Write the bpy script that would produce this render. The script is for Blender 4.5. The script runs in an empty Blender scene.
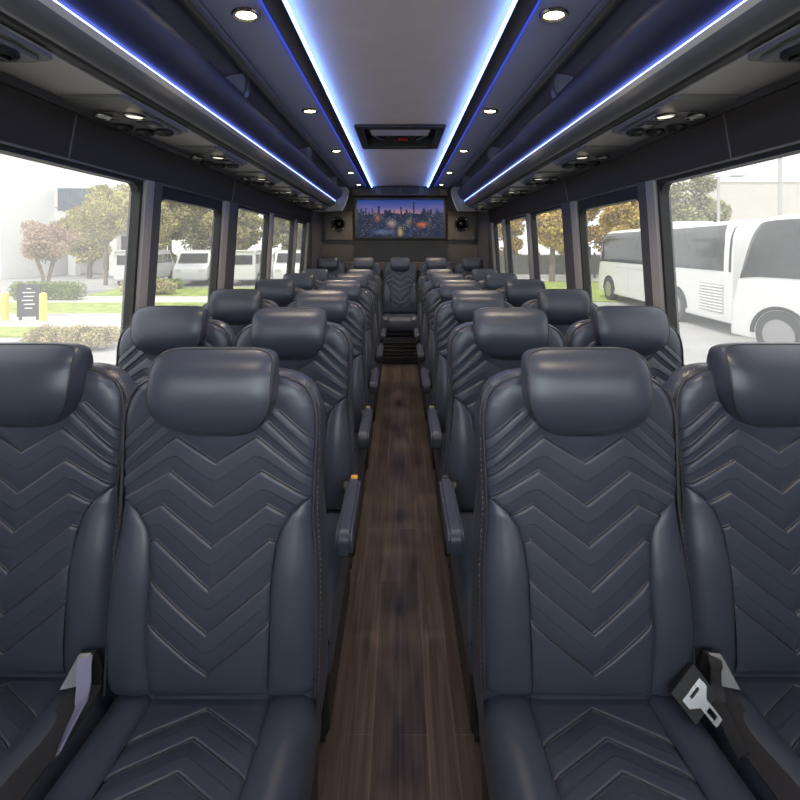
import bpy, bmesh, math, random
import numpy as np
from mathutils import Vector, Matrix
random.seed(7)
RNG = np.random.default_rng(11)
SC = bpy.context.scene
COL = SC.collection

# ------------------------------------------------------------------ camera, light, exposure
H = 1.38                      # eye height above the bus floor
FPX = 460.0
cam = bpy.data.cameras.new('camera'); cam_o = bpy.data.objects.new('camera', cam); COL.objects.link(cam_o)
cam.sensor_width = 36.0; cam.lens = 36.0 * FPX / 800.0
cam.shift_y = -153.0 / 800.0; cam.clip_start = 0.02; cam.clip_end = 400
cam_o.location = (0, 0, H); cam_o.rotation_euler = (math.pi / 2, 0, 0)
SC.camera = cam_o

TINT = 0.205
world = bpy.data.worlds.new('daylight'); SC.world = world; world.use_nodes = True
wn = world.node_tree
bg = wn.nodes['Background']
bg.inputs[0].default_value = (0.95, 0.975, 1.0, 1); bg.inputs[1].default_value = 2.6

sun = bpy.data.lights.new('sun', 'SUN'); sun.energy = 3.2; sun.angle = 0.02; sun.color = (1.0, 0.95, 0.85)
sun_o = bpy.data.objects.new('sun', sun); COL.objects.link(sun_o)
sun_o.rotation_euler = Vector((0.45, 0.55, -1.15)).to_track_quat('-Z', 'Y').to_euler()

SC.view_settings.view_transform = 'Standard'; SC.view_settings.look = 'None'
SC.view_settings.gamma = 1.0; SC.view_settings.use_curve_mapping = False
SC.view_settings.exposure = 1.68
SC.cycles.use_denoising = True
SC.cycles.max_bounces = 10; SC.cycles.diffuse_bounces = 5; SC.cycles.transparent_max_bounces = 12
SC.cycles.sample_clamp_indirect = 6.0
SC.cycles.caustics_reflective = False; SC.cycles.caustics_refractive = False

# ------------------------------------------------------------------ materials
M = {}
def mat(name, col, rough=0.5, metal=0.0, spec=0.5, emit=None, estr=0.0, noise=0.0, nscale=20.0, bump=0.0, bscale=200.0, coat=0.0):
    m = bpy.data.materials.new(name); m.use_nodes = True; nt = m.node_tree
    b = nt.nodes['Principled BSDF']
    b.inputs['Base Color'].default_value = (*col, 1); b.inputs['Roughness'].default_value = rough
    b.inputs['Metallic'].default_value = metal; b.inputs['Specular IOR Level'].default_value = spec
    b.inputs['Coat Weight'].default_value = coat
    if emit:
        b.inputs['Emission Color'].default_value = (*emit, 1); b.inputs['Emission Strength'].default_value = estr
    tc = nt.nodes.new('ShaderNodeTexCoord')
    if noise > 0:
        n = nt.nodes.new('ShaderNodeTexNoise'); n.inputs['Scale'].default_value = nscale; n.inputs['Detail'].default_value = 4
        r = nt.nodes.new('ShaderNodeValToRGB')
        r.color_ramp.elements[0].position = 0.3; r.color_ramp.elements[1].position = 0.7
        r.color_ramp.elements[0].color = (*[c * (1 - noise) for c in col], 1)
        r.color_ramp.elements[1].color = (*[min(1, c * (1 + noise)) for c in col], 1)
        nt.links.new(tc.outputs['Object'], n.inputs['Vector']); nt.links.new(n.outputs['Fac'], r.inputs['Fac'])
        nt.links.new(r.outputs['Color'], b.inputs['Base Color'])
    if bump > 0:
        n2 = nt.nodes.new('ShaderNodeTexNoise'); n2.inputs['Scale'].default_value = bscale; n2.inputs['Detail'].default_value = 3
        bp = nt.nodes.new('ShaderNodeBump'); bp.inputs['Strength'].default_value = bump; bp.inputs['Distance'].default_value = 0.002
        nt.links.new(tc.outputs['Object'], n2.inputs['Vector']); nt.links.new(n2.outputs['Fac'], bp.inputs['Height'])
        nt.links.new(bp.outputs['Normal'], b.inputs['Normal'])
    M[name] = m
    return m

mat('leather', (0.052, 0.060, 0.084), 0.35, spec=0.55, noise=0.05, nscale=6, bump=0.10, bscale=420)
mat('thread', (0.16, 0.16, 0.17), 0.7)
mat('seam_thread', (0.012, 0.012, 0.014), 0.7)
mat('piping', (0.035, 0.036, 0.042), 0.45)
mat('black_plastic', (0.018, 0.018, 0.02), 0.45, bump=0.05, bscale=600)
mat('black_rubber', (0.010, 0.010, 0.011), 0.55)
mat('charcoal_vinyl', (0.030, 0.024, 0.021), 0.55, noise=0.08, nscale=30, bump=0.08, bscale=300)
mat('pillar_vinyl', (0.085, 0.083, 0.088), 0.5, noise=0.05, nscale=20)
mat('grey_strip', (0.38, 0.36, 0.35), 0.45)
mat('rail_grey', (0.20, 0.195, 0.19), 0.38, metal=0.25)
mat('rack_vinyl', (0.046, 0.050, 0.085), 0.48, spec=0.6, bump=0.04, bscale=300)
mat('rack_inner', (0.24, 0.25, 0.36), 0.6)
mat('gunmetal', (0.20, 0.20, 0.21), 0.32, metal=0.8)
mat('bright_metal', (0.70, 0.68, 0.66), 0.32, metal=0.8)
mat('underside', (0.48, 0.455, 0.43), 0.6, noise=0.04, nscale=15, bump=0.05, bscale=500)
mat('service_panel', (0.16, 0.155, 0.15), 0.4)
mat('ceiling_fabric', (0.72, 0.61, 0.52), 0.75, noise=0.03, nscale=8, bump=0.1, bscale=700)
mat('downlight_panel', (0.38, 0.41, 0.62), 0.45, noise=0.03, nscale=10)
mat('dark_trim', (0.022, 0.020, 0.019), 0.45)
mat('rear_vinyl', (0.095, 0.082, 0.068), 0.6, noise=0.08, nscale=25, bump=0.08, bscale=300)
mat('end_cap', (0.34, 0.33, 0.32), 0.5, noise=0.04, nscale=30)
mat('speaker_black', (0.02, 0.02, 0.02), 0.5)
mat('tag_gold', (0.75, 0.40, 0.06), 0.4)
mat('tag_tan', (0.30, 0.24, 0.15), 0.5)
mat('webbing', (0.022, 0.021, 0.024), 0.85, bump=0.3, bscale=500)
mat('grey_clip', (0.38, 0.38, 0.40), 0.45)
mat('lilac_strap', (0.22, 0.21, 0.32), 0.7)
mat('silver', (0.80, 0.82, 0.86), 0.25, metal=0.9)
mat('hatch_lid', (0.60, 0.60, 0.66), 0.4)
mat('red_lever', (0.6, 0.03, 0.03), 0.4)
mat('led_white', (0.9, 0.9, 1), 0.4, emit=(0.15, 0.30, 1.0), estr=5.4)
mat('led_rack', (0.9, 0.9, 1), 0.4, emit=(0.18, 0.25, 1.0), estr=3.6)
mat('led_edge', (0.1, 0.1, 1), 0.4, emit=(0.04, 0.09, 1.0), estr=0.30)
mat('lamp_lens', (1, 0.95, 0.85), 0.4, emit=(1.0, 0.80, 0.52), estr=9.0)
mat('lens_lit', (1, 0.97, 0.9), 0.4, emit=(1.0, 0.90, 0.72), estr=0.35)
mat('lens_dim', (0.8, 0.8, 0.76), 0.35)
mat('step_metal', (0.10, 0.085, 0.07), 0.35, metal=0.9)
mat('chrome_dark', (0.35, 0.33, 0.31), 0.25, metal=1.0)
# outdoors
mat('asphalt', (0.34, 0.335, 0.33), 0.9, noise=0.12, nscale=1.2)
mat('concrete', (0.52, 0.50, 0.47), 0.9, noise=0.08, nscale=1.5)
mat('grass', (0.26, 0.32, 0.07), 0.9, noise=0.35, nscale=3.0)
mat('hedge', (0.22, 0.27, 0.09), 0.8, noise=0.3, nscale=4)
mat('dry_shrub', (0.44, 0.38, 0.20), 0.9, noise=0.3, nscale=4)
mat('leaf_olive', (0.42, 0.38, 0.16), 0.8, noise=0.35, nscale=1.2)
mat('leaf_yellow', (0.58, 0.43, 0.14), 0.8, noise=0.35, nscale=1.2)
mat('leaf_green', (0.30, 0.30, 0.15), 0.8, noise=0.35, nscale=1.2)
mat('leaf_rust', (0.44, 0.32, 0.24), 0.8, noise=0.35, nscale=1.2)
mat('bark', (0.20, 0.16, 0.12), 0.9, noise=0.3, nscale=8)
mat('white_paint', (0.66, 0.66, 0.66), 0.35, coat=0.3)
mat('white_wall', (0.88, 0.87, 0.85), 0.85)
mat('beige_wall', (0.56, 0.53, 0.48), 0.85, noise=0.04, nscale=0.5)
mat('dark_glass', (0.022, 0.025, 0.025), 0.10, spec=0.38)
mat('rim_metal', (0.38, 0.38, 0.39), 0.35, metal=0.9)
mat('facade_glass', (0.12, 0.17, 0.22), 0.1)
mat('tyre', (0.03, 0.03, 0.03), 0.8)
mat('sign_dark', (0.06, 0.06, 0.07), 0.6)
mat('yellow_paint', (0.75, 0.60, 0.16), 0.6)
mat('pole_grey', (0.42, 0.42, 0.42), 0.5)
mat('white_letters', (0.7, 0.7, 0.7), 0.6)
mat('lamp_red', (0.5, 0.05, 0.04), 0.3)
mat('fence_dark', (0.10, 0.10, 0.09), 0.8)

def wood():
    m = bpy.data.materials.new('wood_planks'); m.use_nodes = True; nt = m.node_tree; b = nt.nodes['Principled BSDF']
    tc = nt.nodes.new('ShaderNodeTexCoord')
    mp = nt.nodes.new('ShaderNodeMapping'); mp.inputs['Rotation'].default_value = (0, 0, math.pi / 2)
    br = nt.nodes.new('ShaderNodeTexBrick')
    br.inputs['Scale'].default_value = 1.0; br.inputs['Brick Width'].default_value = 0.95; br.inputs['Row Height'].default_value = 0.078
    br.inputs['Mortar Size'].default_value = 0.0012; br.inputs['Mortar Smooth'].default_value = 0.3; br.offset = 0.37
    br.inputs['Color1'].default_value = (0.064, 0.046, 0.037, 1); br.inputs['Color2'].default_value = (0.118, 0.088, 0.070, 1)
    br.inputs['Mortar'].default_value = (0.17, 0.13, 0.105, 1)
    nt.links.new(tc.outputs['Object'], mp.inputs['Vector']); nt.links.new(mp.outputs['Vector'], br.inputs['Vector'])
    mp2 = nt.nodes.new('ShaderNodeMapping'); mp2.inputs['Scale'].default_value = (70, 3.0, 1); mp2.inputs['Location'].default_value = (31.37, 7.61, 3.43)
    ns = nt.nodes.new('ShaderNodeTexNoise'); ns.inputs['Scale'].default_value = 1.0; ns.inputs['Detail'].default_value = 6; ns.inputs['Distortion'].default_value = 0.6
    nt.links.new(tc.outputs['Object'], mp2.inputs['Vector']); nt.links.new(mp2.outputs['Vector'], ns.inputs['Vector'])
    rp = nt.nodes.new('ShaderNodeValToRGB')
    rp.color_ramp.elements[0].position = 0.3; rp.color_ramp.elements[0].color = (0.38, 0.36, 0.34, 1)
    rp.color_ramp.elements[1].position = 0.72; rp.color_ramp.elements[1].color = (1.25, 1.22, 1.18, 1)
    nt.links.new(ns.outputs['Fac'], rp.inputs['Fac'])
    mx = nt.nodes.new('ShaderNodeMix'); mx.data_type = 'RGBA'; mx.blend_type = 'MULTIPLY'; mx.inputs[0].default_value = 1.0
    nt.links.new(br.outputs['Color'], mx.inputs[6]); nt.links.new(rp.outputs['Color'], mx.inputs[7])
    nt.links.new(mx.outputs[2], b.inputs['Base Color'])
    b.inputs['Roughness'].default_value = 0.5
    bp = nt.nodes.new('ShaderNodeBump'); bp.inputs['Strength'].default_value = 0.15; bp.inputs['Distance'].default_value = 0.002
    nt.links.new(ns.outputs['Fac'], bp.inputs['Height']); nt.links.new(bp.outputs['Normal'], b.inputs['Normal'])
    M['wood'] = m
wood()

def window_glass(name, tint, haze, hazecol=(1, 1, 1)):
    m = bpy.data.materials.new(name); m.use_nodes = True; nt = m.node_tree; nt.nodes.clear()
    out = nt.nodes.new('ShaderNodeOutputMaterial')
    tr = nt.nodes.new('ShaderNodeBsdfTransparent'); tr.inputs[0].default_value = (*tint, 1)
    gl = nt.nodes.new('ShaderNodeBsdfGlossy'); gl.inputs['Roughness'].default_value = 0.02
    lw = nt.nodes.new('ShaderNodeLayerWeight'); lw.inputs['Blend'].default_value = 0.5
    pw = nt.nodes.new('ShaderNodeMath'); pw.operation = 'POWER'; pw.inputs[1].default_value = 4.0
    fr = nt.nodes.new('ShaderNodeMath'); fr.operation = 'MULTIPLY_ADD'; fr.inputs[1].default_value = 0.30; fr.inputs[2].default_value = 0.03
    nt.links.new(lw.outputs['Facing'], pw.inputs[0]); nt.links.new(pw.outputs[0], fr.inputs[0])
    mx = nt.nodes.new('ShaderNodeMixShader')
    nt.links.new(fr.outputs[0], mx.inputs[0]); nt.links.new(tr.outputs[0], mx.inputs[1]); nt.links.new(gl.outputs[0], mx.inputs[2])
    tl = nt.nodes.new('ShaderNodeBsdfTranslucent'); tl.inputs[0].default_value = (*hazecol, 1)
    m2 = nt.nodes.new('ShaderNodeMixShader'); m2.inputs[0].default_value = haze
    nt.links.new(mx.outputs[0], m2.inputs[1]); nt.links.new(tl.outputs[0], m2.inputs[2])
    nt.links.new(m2.outputs[0], out.inputs['Surface'])
    M[name] = m
window_glass('glass_hazy', (TINT, TINT, TINT * 0.98), 0.040)
window_glass('glass_clear', (TINT * 0.92, TINT * 0.92, TINT * 0.88), 0.018)
window_glass('windscreen_glass', (0.9, 0.93, 0.92), 0.0)

# ------------------------------------------------------------------ helpers
def link_mesh(name, me, m, parent=None):
    if m is not None and len(me.materials) < 2:
        me.materials.clear(); me.materials.append(M[m])
    o = bpy.data.objects.new(name, me); COL.objects.link(o)
    if parent is not None: o.parent = parent
    return o
def tag(o, label=None, cat=None, group=None, kind=None):
    if label: o['label'] = label
    if cat: o['category'] = cat
    if group: o['group'] = group
    if kind: o['kind'] = kind
    return o
def empty(name, loc, rz=0.0):
    o = bpy.data.objects.new(name, None); COL.objects.link(o); o.location = loc; o.rotation_euler = (0, 0, rz); o.empty_display_size = 0.05
    return o
def copy_tree(o, parent=None):
    c = o.copy(); COL.objects.link(c)
    if parent is not None: c.parent = parent
    for ch in list(o.children): copy_tree(ch, c)
    return c
def grid_mesh(name, P, flip=False, smooth=True):
    """P: (r,c,3) array -> mesh"""
    r, c = P.shape[:2]
    idx = np.arange(r * c).reshape(r, c)
    a, b, d, e = idx[:-1, :-1], idx[:-1, 1:], idx[1:, 1:], idx[1:, :-1]
    F = np.stack([a, e, d, b] if flip else [a, b, d, e], -1).reshape(-1, 4)
    me = bpy.data.meshes.new(name); me.from_pydata(P.reshape(-1, 3).tolist(), [], F.tolist()); me.update()
    if smooth: me.polygons.foreach_set('use_smooth', [True] * len(me.polygons))
    return me
class MB:
    def __init__(s): s.v = []; s.f = []
    def add(s, verts, faces):
        k = len(s.v); s.v += [tuple(x) for x in verts]; s.f += [tuple(i + k for i in f) for f in faces]; return s
    def bm(s, bm):
        bm.verts.ensure_lookup_table(); bm.verts.index_update()
        s.add([v.co[:] for v in bm.verts], [[v.index for v in f.verts] for f in bm.faces]); bm.free(); return s
    def box(s, c, d, bev=0.0, rot=None, seg=2):
        bm = bmesh.new(); bmesh.ops.create_cube(bm, size=1.0)
        bmesh.ops.scale(bm, vec=d, verts=bm.verts)
        if bev > 0: bmesh.ops.bevel(bm, geom=bm.edges[:], offset=min(bev, min(d) * 0.49), segments=seg, affect='EDGES', profile=0.5)
        mt = Matrix.Translation(c) @ (rot.to_matrix().to_4x4() if rot is not None else Matrix.Identity(4))
        bmesh.ops.transform(bm, matrix=mt, verts=bm.verts)
        return s.bm(bm)
    def bx(s, x0, x1, y0, y1, z0, z1, bev=0.0):
        return s.box(((x0 + x1) / 2, (y0 + y1) / 2, (z0 + z1) / 2), (abs(x1 - x0), abs(y1 - y0), abs(z1 - z0)), bev)
    def tube(s, pts, r, n=10, caps=True, up=(0, 0, 1)):
        pts = [Vector(p) for p in pts]; rr = r if isinstance(r, (list, tuple)) else [r] * len(pts)
        rings = []; up = Vector(up)
        for i, p in enumerate(pts):
            t = (pts[min(i + 1, len(pts) - 1)] - pts[max(i - 1, 0)]).normalized()
            a = t.cross(up if abs(t.dot(up)) < 0.95 else Vector((1, 0, 0))).normalized(); b = t.cross(a)
            rings.append([p + (a * math.cos(2 * math.pi * k / n) + b * math.sin(2 * math.pi * k / n)) * rr[i] for k in range(n)])
        V = [v for rg in rings for v in rg]; F = []
        for i in range(len(pts) - 1):
            for k in range(n):
                F.append((i * n + k, i * n + (k + 1) % n, (i + 1) * n + (k + 1) % n, (i + 1) * n + k))
        if caps: F.append(tuple(range(n))[::-1]); F.append(tuple((len(pts) - 1) * n + k for k in range(n)))
        return s.add(V, F)
    def lathe(s, prof, n=24, origin=(0, 0, 0), axis='Z'):
        """prof: (r, h) list"""
        V = []; F = []
        for (r, h) in prof:
            for k in range(n):
                a = 2 * math.pi * k / n; x, y = r * math.cos(a), r * math.sin(a)
                p = {'Z': (x, y, h), 'Y': (x, h, y), 'X': (h, x, y)}[axis]
                V.append((p[0] + origin[0], p[1] + origin[1], p[2] + origin[2]))
        for i in range(len(prof) - 1):
            for k in range(n):
                F.append((i * n + k, i * n + (k + 1) % n, (i + 1) * n + (k + 1) % n, (i + 1) * n + k))
        if prof[0][0] > 1e-6: F.append(tuple(range(n)))
        if prof[-1][0] > 1e-6: F.append(tuple((len(prof) - 1) * n + k for k in range(n)))
        return s.add(V, F)
    def prism(s, prof, y0, y1, closed=True, mirror=1, axis='Y', cap=True):
        """extrude a 2D profile: (x,z) along Y, (y,z) along X, (x,y) along Z"""
        n = len(prof); V = []
        for yy in (y0, y1):
            for (a, b) in prof:
                V.append({'Y': (a * mirror, yy, b), 'X': (yy, a, b), 'Z': (a, b, yy)}[axis])
        F = [(i, (i + 1) % n, n + (i + 1) % n, n + i) for i in range(n if closed else n - 1)]
        if closed and cap: F += [tuple(range(n))[::-1], tuple(n + i for i in range(n))]
        return s.add(V, F)
    def build(s, name, m, parent=None, smooth=None, loc=None, rot=None):
        me = bpy.data.meshes.new(name); me.from_pydata([tuple(map(float, v)) for v in s.v], [], s.f); me.update()
        bm = bmesh.new(); bm.from_mesh(me); bmesh.ops.recalc_face_normals(bm, faces=bm.faces[:]); bm.to_mesh(me); bm.free()
        if smooth is not None:
            me.polygons.foreach_set('use_smooth', [True] * len(me.polygons))
            try: me.set_sharp_from_angle(angle=math.radians(smooth))
            except Exception: pass
        o = link_mesh(name, me, m, parent)
        if loc is not None: o.location = loc
        if rot is not None: o.rotation_euler = rot
        return o
def smoothstep(a, b, x):
    t = np.clip((x - a) / (b - a), 0, 1); return t * t * (3 - 2 * t)
def struct(o):
    o['kind'] = 'structure'; return o
def pol(pts, n=8):
    """Catmull-Rom through 2D points"""
    P = [np.array(p, float) for p in pts]; P = [2 * P[0] - P[1]] + P + [2 * P[-1] - P[-2]]; out = []
    for i in range(1, len(P) - 2):
        for t in np.linspace(0, 1, n, endpoint=False):
            out.append(tuple(0.5 * ((2 * P[i]) + (-P[i - 1] + P[i + 1]) * t + (2 * P[i - 1] - 5 * P[i] + 4 * P[i + 1] - P[i + 2]) * t * t + (-P[i - 1] + 3 * P[i] - 3 * P[i + 1] + P[i + 2]) * t ** 3)))
    out.append(tuple(P[-2])); return out

# ------------------------------------------------------------------ room shell
Y0, Y1 = -1.7, 6.15
GZ = -0.9
def wx(z):                      # half width of the cabin at height z (leans in towards the roof)
    return float(np.interp(z, [0, 0.9, 1.66, 1.86, 2.0, 2.2], [1.17, 1.17, 1.12, 1.085, 1.05, 0.9]))
WT = 0.035
ZW0, ZW1 = 0.86, 1.664
UZ = H + 0.47                   # underside of the racks
CZ = H + 0.80                   # ceiling

f = MB(); f.bx(-1.2, 1.2, Y0, Y1, -0.08, 0.0); struct(f.build('floor', 'wood'))
sp = MB(); sp.bx(-1.17, 1.17, 5.42, Y1, 0.0, 0.32, 0.004); struct(sp.build('trim_step', 'dark_trim'))

WINS = [(-1.35, -0.35), (0.75, 2.0), (2.147, 2.895), (3.16, 3.94), (4.06, 4.87), (5.0, 5.50)]
def wall_piece(mb, s, y0, y1, z0, z1, t=WT, off=0.0, n=10):
    """a slab following the leaning wall between two heights"""
    zs = np.linspace(z0, z1, n)
    inner = [((wx(z) + off), z) for z in zs]; outer = [((wx(z) + off + t), z) for z in zs[::-1]]
    mb.prism(inner + outer, y0, y1, mirror=s)
for s, nm in ((-1, 'left'), (1, 'right')):
    w = MB()
    wall_piece(w, s, Y0, Y1, -0.05, ZW0); wall_piece(w, s, Y0, Y1, ZW1, 2.3, n=14)
    ed = [Y0] + [e for p in WINS for e in p] + [Y1]
    for k in range(0, len(ed), 2): wall_piece(w, s, ed[k], ed[k + 1], ZW0, ZW1)
    struct(w.build('wall_' + nm, 'charcoal_vinyl', smooth=35))
    # pillar covers and the lighter strip behind each window
    for k, p in enumerate(WINS[1:]):
        t = MB(); ye = WINS[1:][k + 1][0] if k + 1 < len(WINS) - 1 else p[1] + 0.22
        y0 = p[1] + 0.095 if k else p[1] + 0.075
        wall_piece(t, s, y0, ye - 0.004, ZW0 - 0.05, ZW1 + 0.012, t=0.012, off=-0.013)
        struct(t.build('trim_pillar', 'pillar_vinyl'))
        t = MB(); wall_piece(t, s, p[1] + 0.006, y0 - 0.006, ZW0 - 0.05, ZW1 + 0.008, t=0.018, off=-0.016)
        struct(t.build('trim_strip', 'grey_strip'))
    # thin bright bead along the top of the window band and the joint lines of the panels
    t = MB(); wall_piece(t, s, Y0, Y1, ZW1 + 0.004, ZW1 + 0.012, t=0.012, off=-0.010, n=3); struct(t.build('trim_bead', 'gunmetal'))
    for yj in (1.545, 3.05):
        t = MB(); wall_piece(t, s, yj, yj + 0.006, ZW1 + 0.014, UZ - 0.004, t=0.006, off=-0.003, n=5); struct(t.build('trim_joint', 'gunmetal'))
    t = MB(); t.prism([(1.06, UZ - 0.004), (1.10, UZ - 0.004), (1.10, UZ - 0.022), (1.078, UZ - 0.022)], Y0, 5.55, mirror=s); struct(t.build('trim_cornice', 'gunmetal'))
    # windows
    for k, (a, b) in enumerate(WINS):
        fr = MB(); fw = 0.022; head = 0.055 if k == 2 else 0.012
        o_ = 0.003
        for (q0, q1, z0, z1) in ((a, a + 0.016, ZW0, ZW1), (b - 0.016, b, ZW0, ZW1), (a + .016, b - .016, ZW1 - head, ZW1), (a + .016, b - .016, ZW0, ZW0 + 0.02)):
            wall_piece(fr, s, q0, q1, z0, z1, t=WT + 0.012, off=-o_, n=8)
        # rounded corners of the rubber
        for (cy, sy) in ((a + .016, 1), (b - .016, -1)):
            zt = ZW1 - head; rad = 0.05
            pts = [(cy, zt), (cy + sy * rad, zt)] + [(cy + sy * rad * (1 - math.sin(q)), zt - rad * (1 - math.cos(q))) for q in np.linspace(0, math.pi / 2, 7)[1:]]
            xi = wx(zt); V = []
            for dx in (0.004, WT): V += [(s * (wx(zz) + dx), yy, zz) for yy, zz in pts]
            n = len(pts); fr.add(V, [tuple(range(n)), tuple(range(n, 2 * n))] + [(i, (i + 1) % n, n + (i + 1) % n, n + i) for i in range(n)])
        wo = struct(fr.build('window_%d' % (k + 1 + (0 if s < 0 else 6)), 'black_rubber', smooth=35))
        zs = np.linspace(ZW0 + .01, ZW1 - .006, 8)
        P = np.array([[(s * (wx(z) + WT), y, z) for y in (a + .008, b - .008)] for z in zs])
        g = link_mesh('glass', grid_mesh('glass', P), 'windscreen_glass' if k < 1 else 'glass_hazy' if k == 1 else 'glass_clear', wo)
# roof shell, ceiling
rf = MB(); rf.bx(-1.25, 1.25, Y0, Y1, CZ + 0.10, CZ + 0.13); struct(rf.build('roof', 'charcoal_vinyl'))
c = MB()
HY0, HY1, HX = 3.02, 3.64, 0.295           # roof hatch opening
for (x0, x1, y0, y1) in ((-.40, .40, Y0, HY0), (-.40, .40, HY1, 6.08), (-.40, -HX, HY0, HY1), (HX, .40, HY0, HY1)):
    c.bx(x0, x1, y0, y1, CZ, CZ + 0.03)
struct(c.build('ceiling', 'ceiling_fabric'))
for s in (-1, 1):
    t = MB(); t.prism([(.367, CZ - .004), (.367, CZ - .034), (.373, CZ - .037), (.432, CZ - .026), (.440, CZ + .02), (.375, CZ + .02)], Y0, 6.05, mirror=s); struct(t.build('trim_cove', 'dark_trim', smooth=40))
    t = MB(); t.prism([(.445, CZ - .014), (.628, CZ - .024), (.628, CZ + .01), (.445, CZ + .01)], Y0, 6.05, mirror=s); struct(t.build('trim_downlight', 'downlight_panel'))
    t = MB(); t.prism([(.630, CZ - .012), (.640, CZ - .030), (.652, CZ - .034), (.655, CZ + .01), (.630, CZ + .01)], Y0, 6.05, mirror=s); struct(t.build('trim_rail', 'rack_inner'))
    t = MB(); t.prism([(.656, CZ - .030), (.668, CZ - .040), (.684, CZ - .040), (.690, CZ - .030), (.690, CZ + .01), (.656, CZ + .01)], Y0, 6.05, mirror=s); struct(t.build('trim_channel', 'rail_grey'))
    t = MB(); t.prism(pol([(.69, CZ - .02), (.78, CZ - .035), (.89, CZ - .09), (.98, CZ - .16), (1.04, CZ - .24)], 6) + [(1.09, CZ - .24), (1.09, CZ + .05), (.69, CZ + .05)], Y0, Y1, mirror=s)
    struct(t.build('trim_vault', 'rack_inner', smooth=40))
# front end: windscreen opening behind the camera
w = MB(); w.bx(-1.2, 1.2, Y0 - .04, Y0, -.05, .95); w.bx(-1.2, 1.2, Y0 - .04, Y0, 2.12, 2.3); w.bx(-1.2, -1.08, Y0 - .04, Y0, .95, 2.12); w.bx(1.08, 1.2, Y0 - .04, Y0, .95, 2.12)
struct(w.build('wall_front', 'charcoal_vinyl'))
g = MB(); g.bx(-1.08, 1.08, Y0 - .03, Y0 - .024, .95, 2.12); struct(g.build('window_13', 'windscreen_glass'))
for s in (-1, 1):  # unseen panels added behind the camera to shade the front-row cushions
    t = MB(); t.bx(s * .24, s * 1.16, -.62, -.58, 0, 1.14, .01); struct(t.build('wall_shade_panel', 'charcoal_vinyl'))
# rear wall
w = MB(); w.bx(-1.25, 1.25, Y1, Y1 + .05, -.05, 2.32); struct(w.build('wall_rear', 'rear_vinyl'))

DB = 6.10
def RX(px, d=DB): return (px - 400) * d / FPX
def RZ(py, d=DB): return H + (247 - py) * d / FPX
w = MB(); w.bx(-1.13, 1.13, 6.125, Y1, RZ(241), RZ(239.6), 0.002); struct(w.build('trim_ledge', 'dark_trim'))
w = MB(); w.bx(-1.13, 1.13, 6.10, Y1, 1.06, RZ(262) , 0.01); struct(w.build('trim_parcel', 'rear_vinyl'))
for s in (-1, 1):   # rear side post between the last window and the back wall
    t = MB(); t.prism([(1.04, 5.98), (1.10, 5.74), (1.14, 5.74), (1.16, 6.149), (1.04, 6.149)], 0.32, 1.84, axis='Z'); 
    t.v = [(v[0] * s, v[1], v[2]) for v in t.v]; struct(t.build('trim_corner', 'pillar_vinyl'))

# ------------------------------------------------------------------ seats
CH = 0.438                       # height of the fold between cushion and backrest
HWw = [0.00, 0.06, 0.14, 0.21, 0.28, 0.34, 0.38, 0.42, 0.50, 0.56, 0.592, 0.614, 0.631, 0.643, 0.651, 0.655]
HWu = [.2215, .2215, .2215, .220, .217, .211, .209, .210, .213, .214, .210, .201, .188, .169, .146, .118]
def hw(w): return np.interp(w, HWw, HWu)
BSw = [0.00, 0.03, 0.139, 0.25, 0.31, 0.345, 0.368, 0.385, 0.397, 0.41]
BSu = [.121, .122, .126, .126, .133, .144, .161, .181, .204, .23]
def bseam(w): return np.minimum(np.interp(w, BSw, BSu), hw(w))
WT_TIP = 0.3985
CHEV = [
 [(-.212, .435), (-.086, .533), (0, .481), (.086, .533), (.212, .435)],
 [(-.206, .399), (-.098, .4623), (0, .3946), (.098, .4623), (.206, .399)],
 [(-.163, .366), (-.112, .394), (0, .315), (.112, .394), (.163, .366)],
 [(-.135, .316), (-.120, .324), (0, .2336), (.120, .324), (.135, .316)],
 [(-.128, .248), (0, .151), (.128, .248)],
 [(-.127, .168), (0, .069), (.127, .168)],
]
SHO = [[(-.132, .586), (-.212, .515)], [(-.110, .5625), (-.214, .466)], [(.132, .586), (.212, .515)], [(.110, .5625), (.214, .466)]]
def polydist(U, W, pl, side=False):
    D = np.full(U.shape, 9.0)
    for (a, b) in zip(pl[:-1], pl[1:]):
        a = np.array(a); b = np.array(b); ab = b - a; L = ab @ ab
        t = np.clip(((U - a[0]) * ab[0] + (W - a[1]) * ab[1]) / L, 0, 1)
        D = np.minimum(D, np.hypot(U - a[0] - t * ab[0], W - a[1] - t * ab[1]))
    return D
TILT = 0.105
def quilt(U, W, polys, A=0.0066, sig=0.020, stitch=False, off=-0.0045, below=0.0014):
    D = np.full(U.shape, 9.0); S = np.ones(U.shape)
    for pl in polys:
        d = polydist(U, W, pl); p = np.array(pl); o = np.argsort(p[:, 0])
        up = W >= np.interp(U, p[o, 0], p[o, 1])
        S = np.where(d < D, np.where(up, 1.0, 0.0), S); D = np.minimum(D, d)
    h = A * (1 - np.exp(-D / np.where(S > .5, sig, below)))
    if stitch:
        D2 = np.full(U.shape, 9.0)
        for pl in polys: D2 = np.minimum(D2, polydist(U, W - off, pl))
        h = h - 0.0004 * np.exp(-(D2 / 0.0012) ** 2)
    return h
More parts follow.
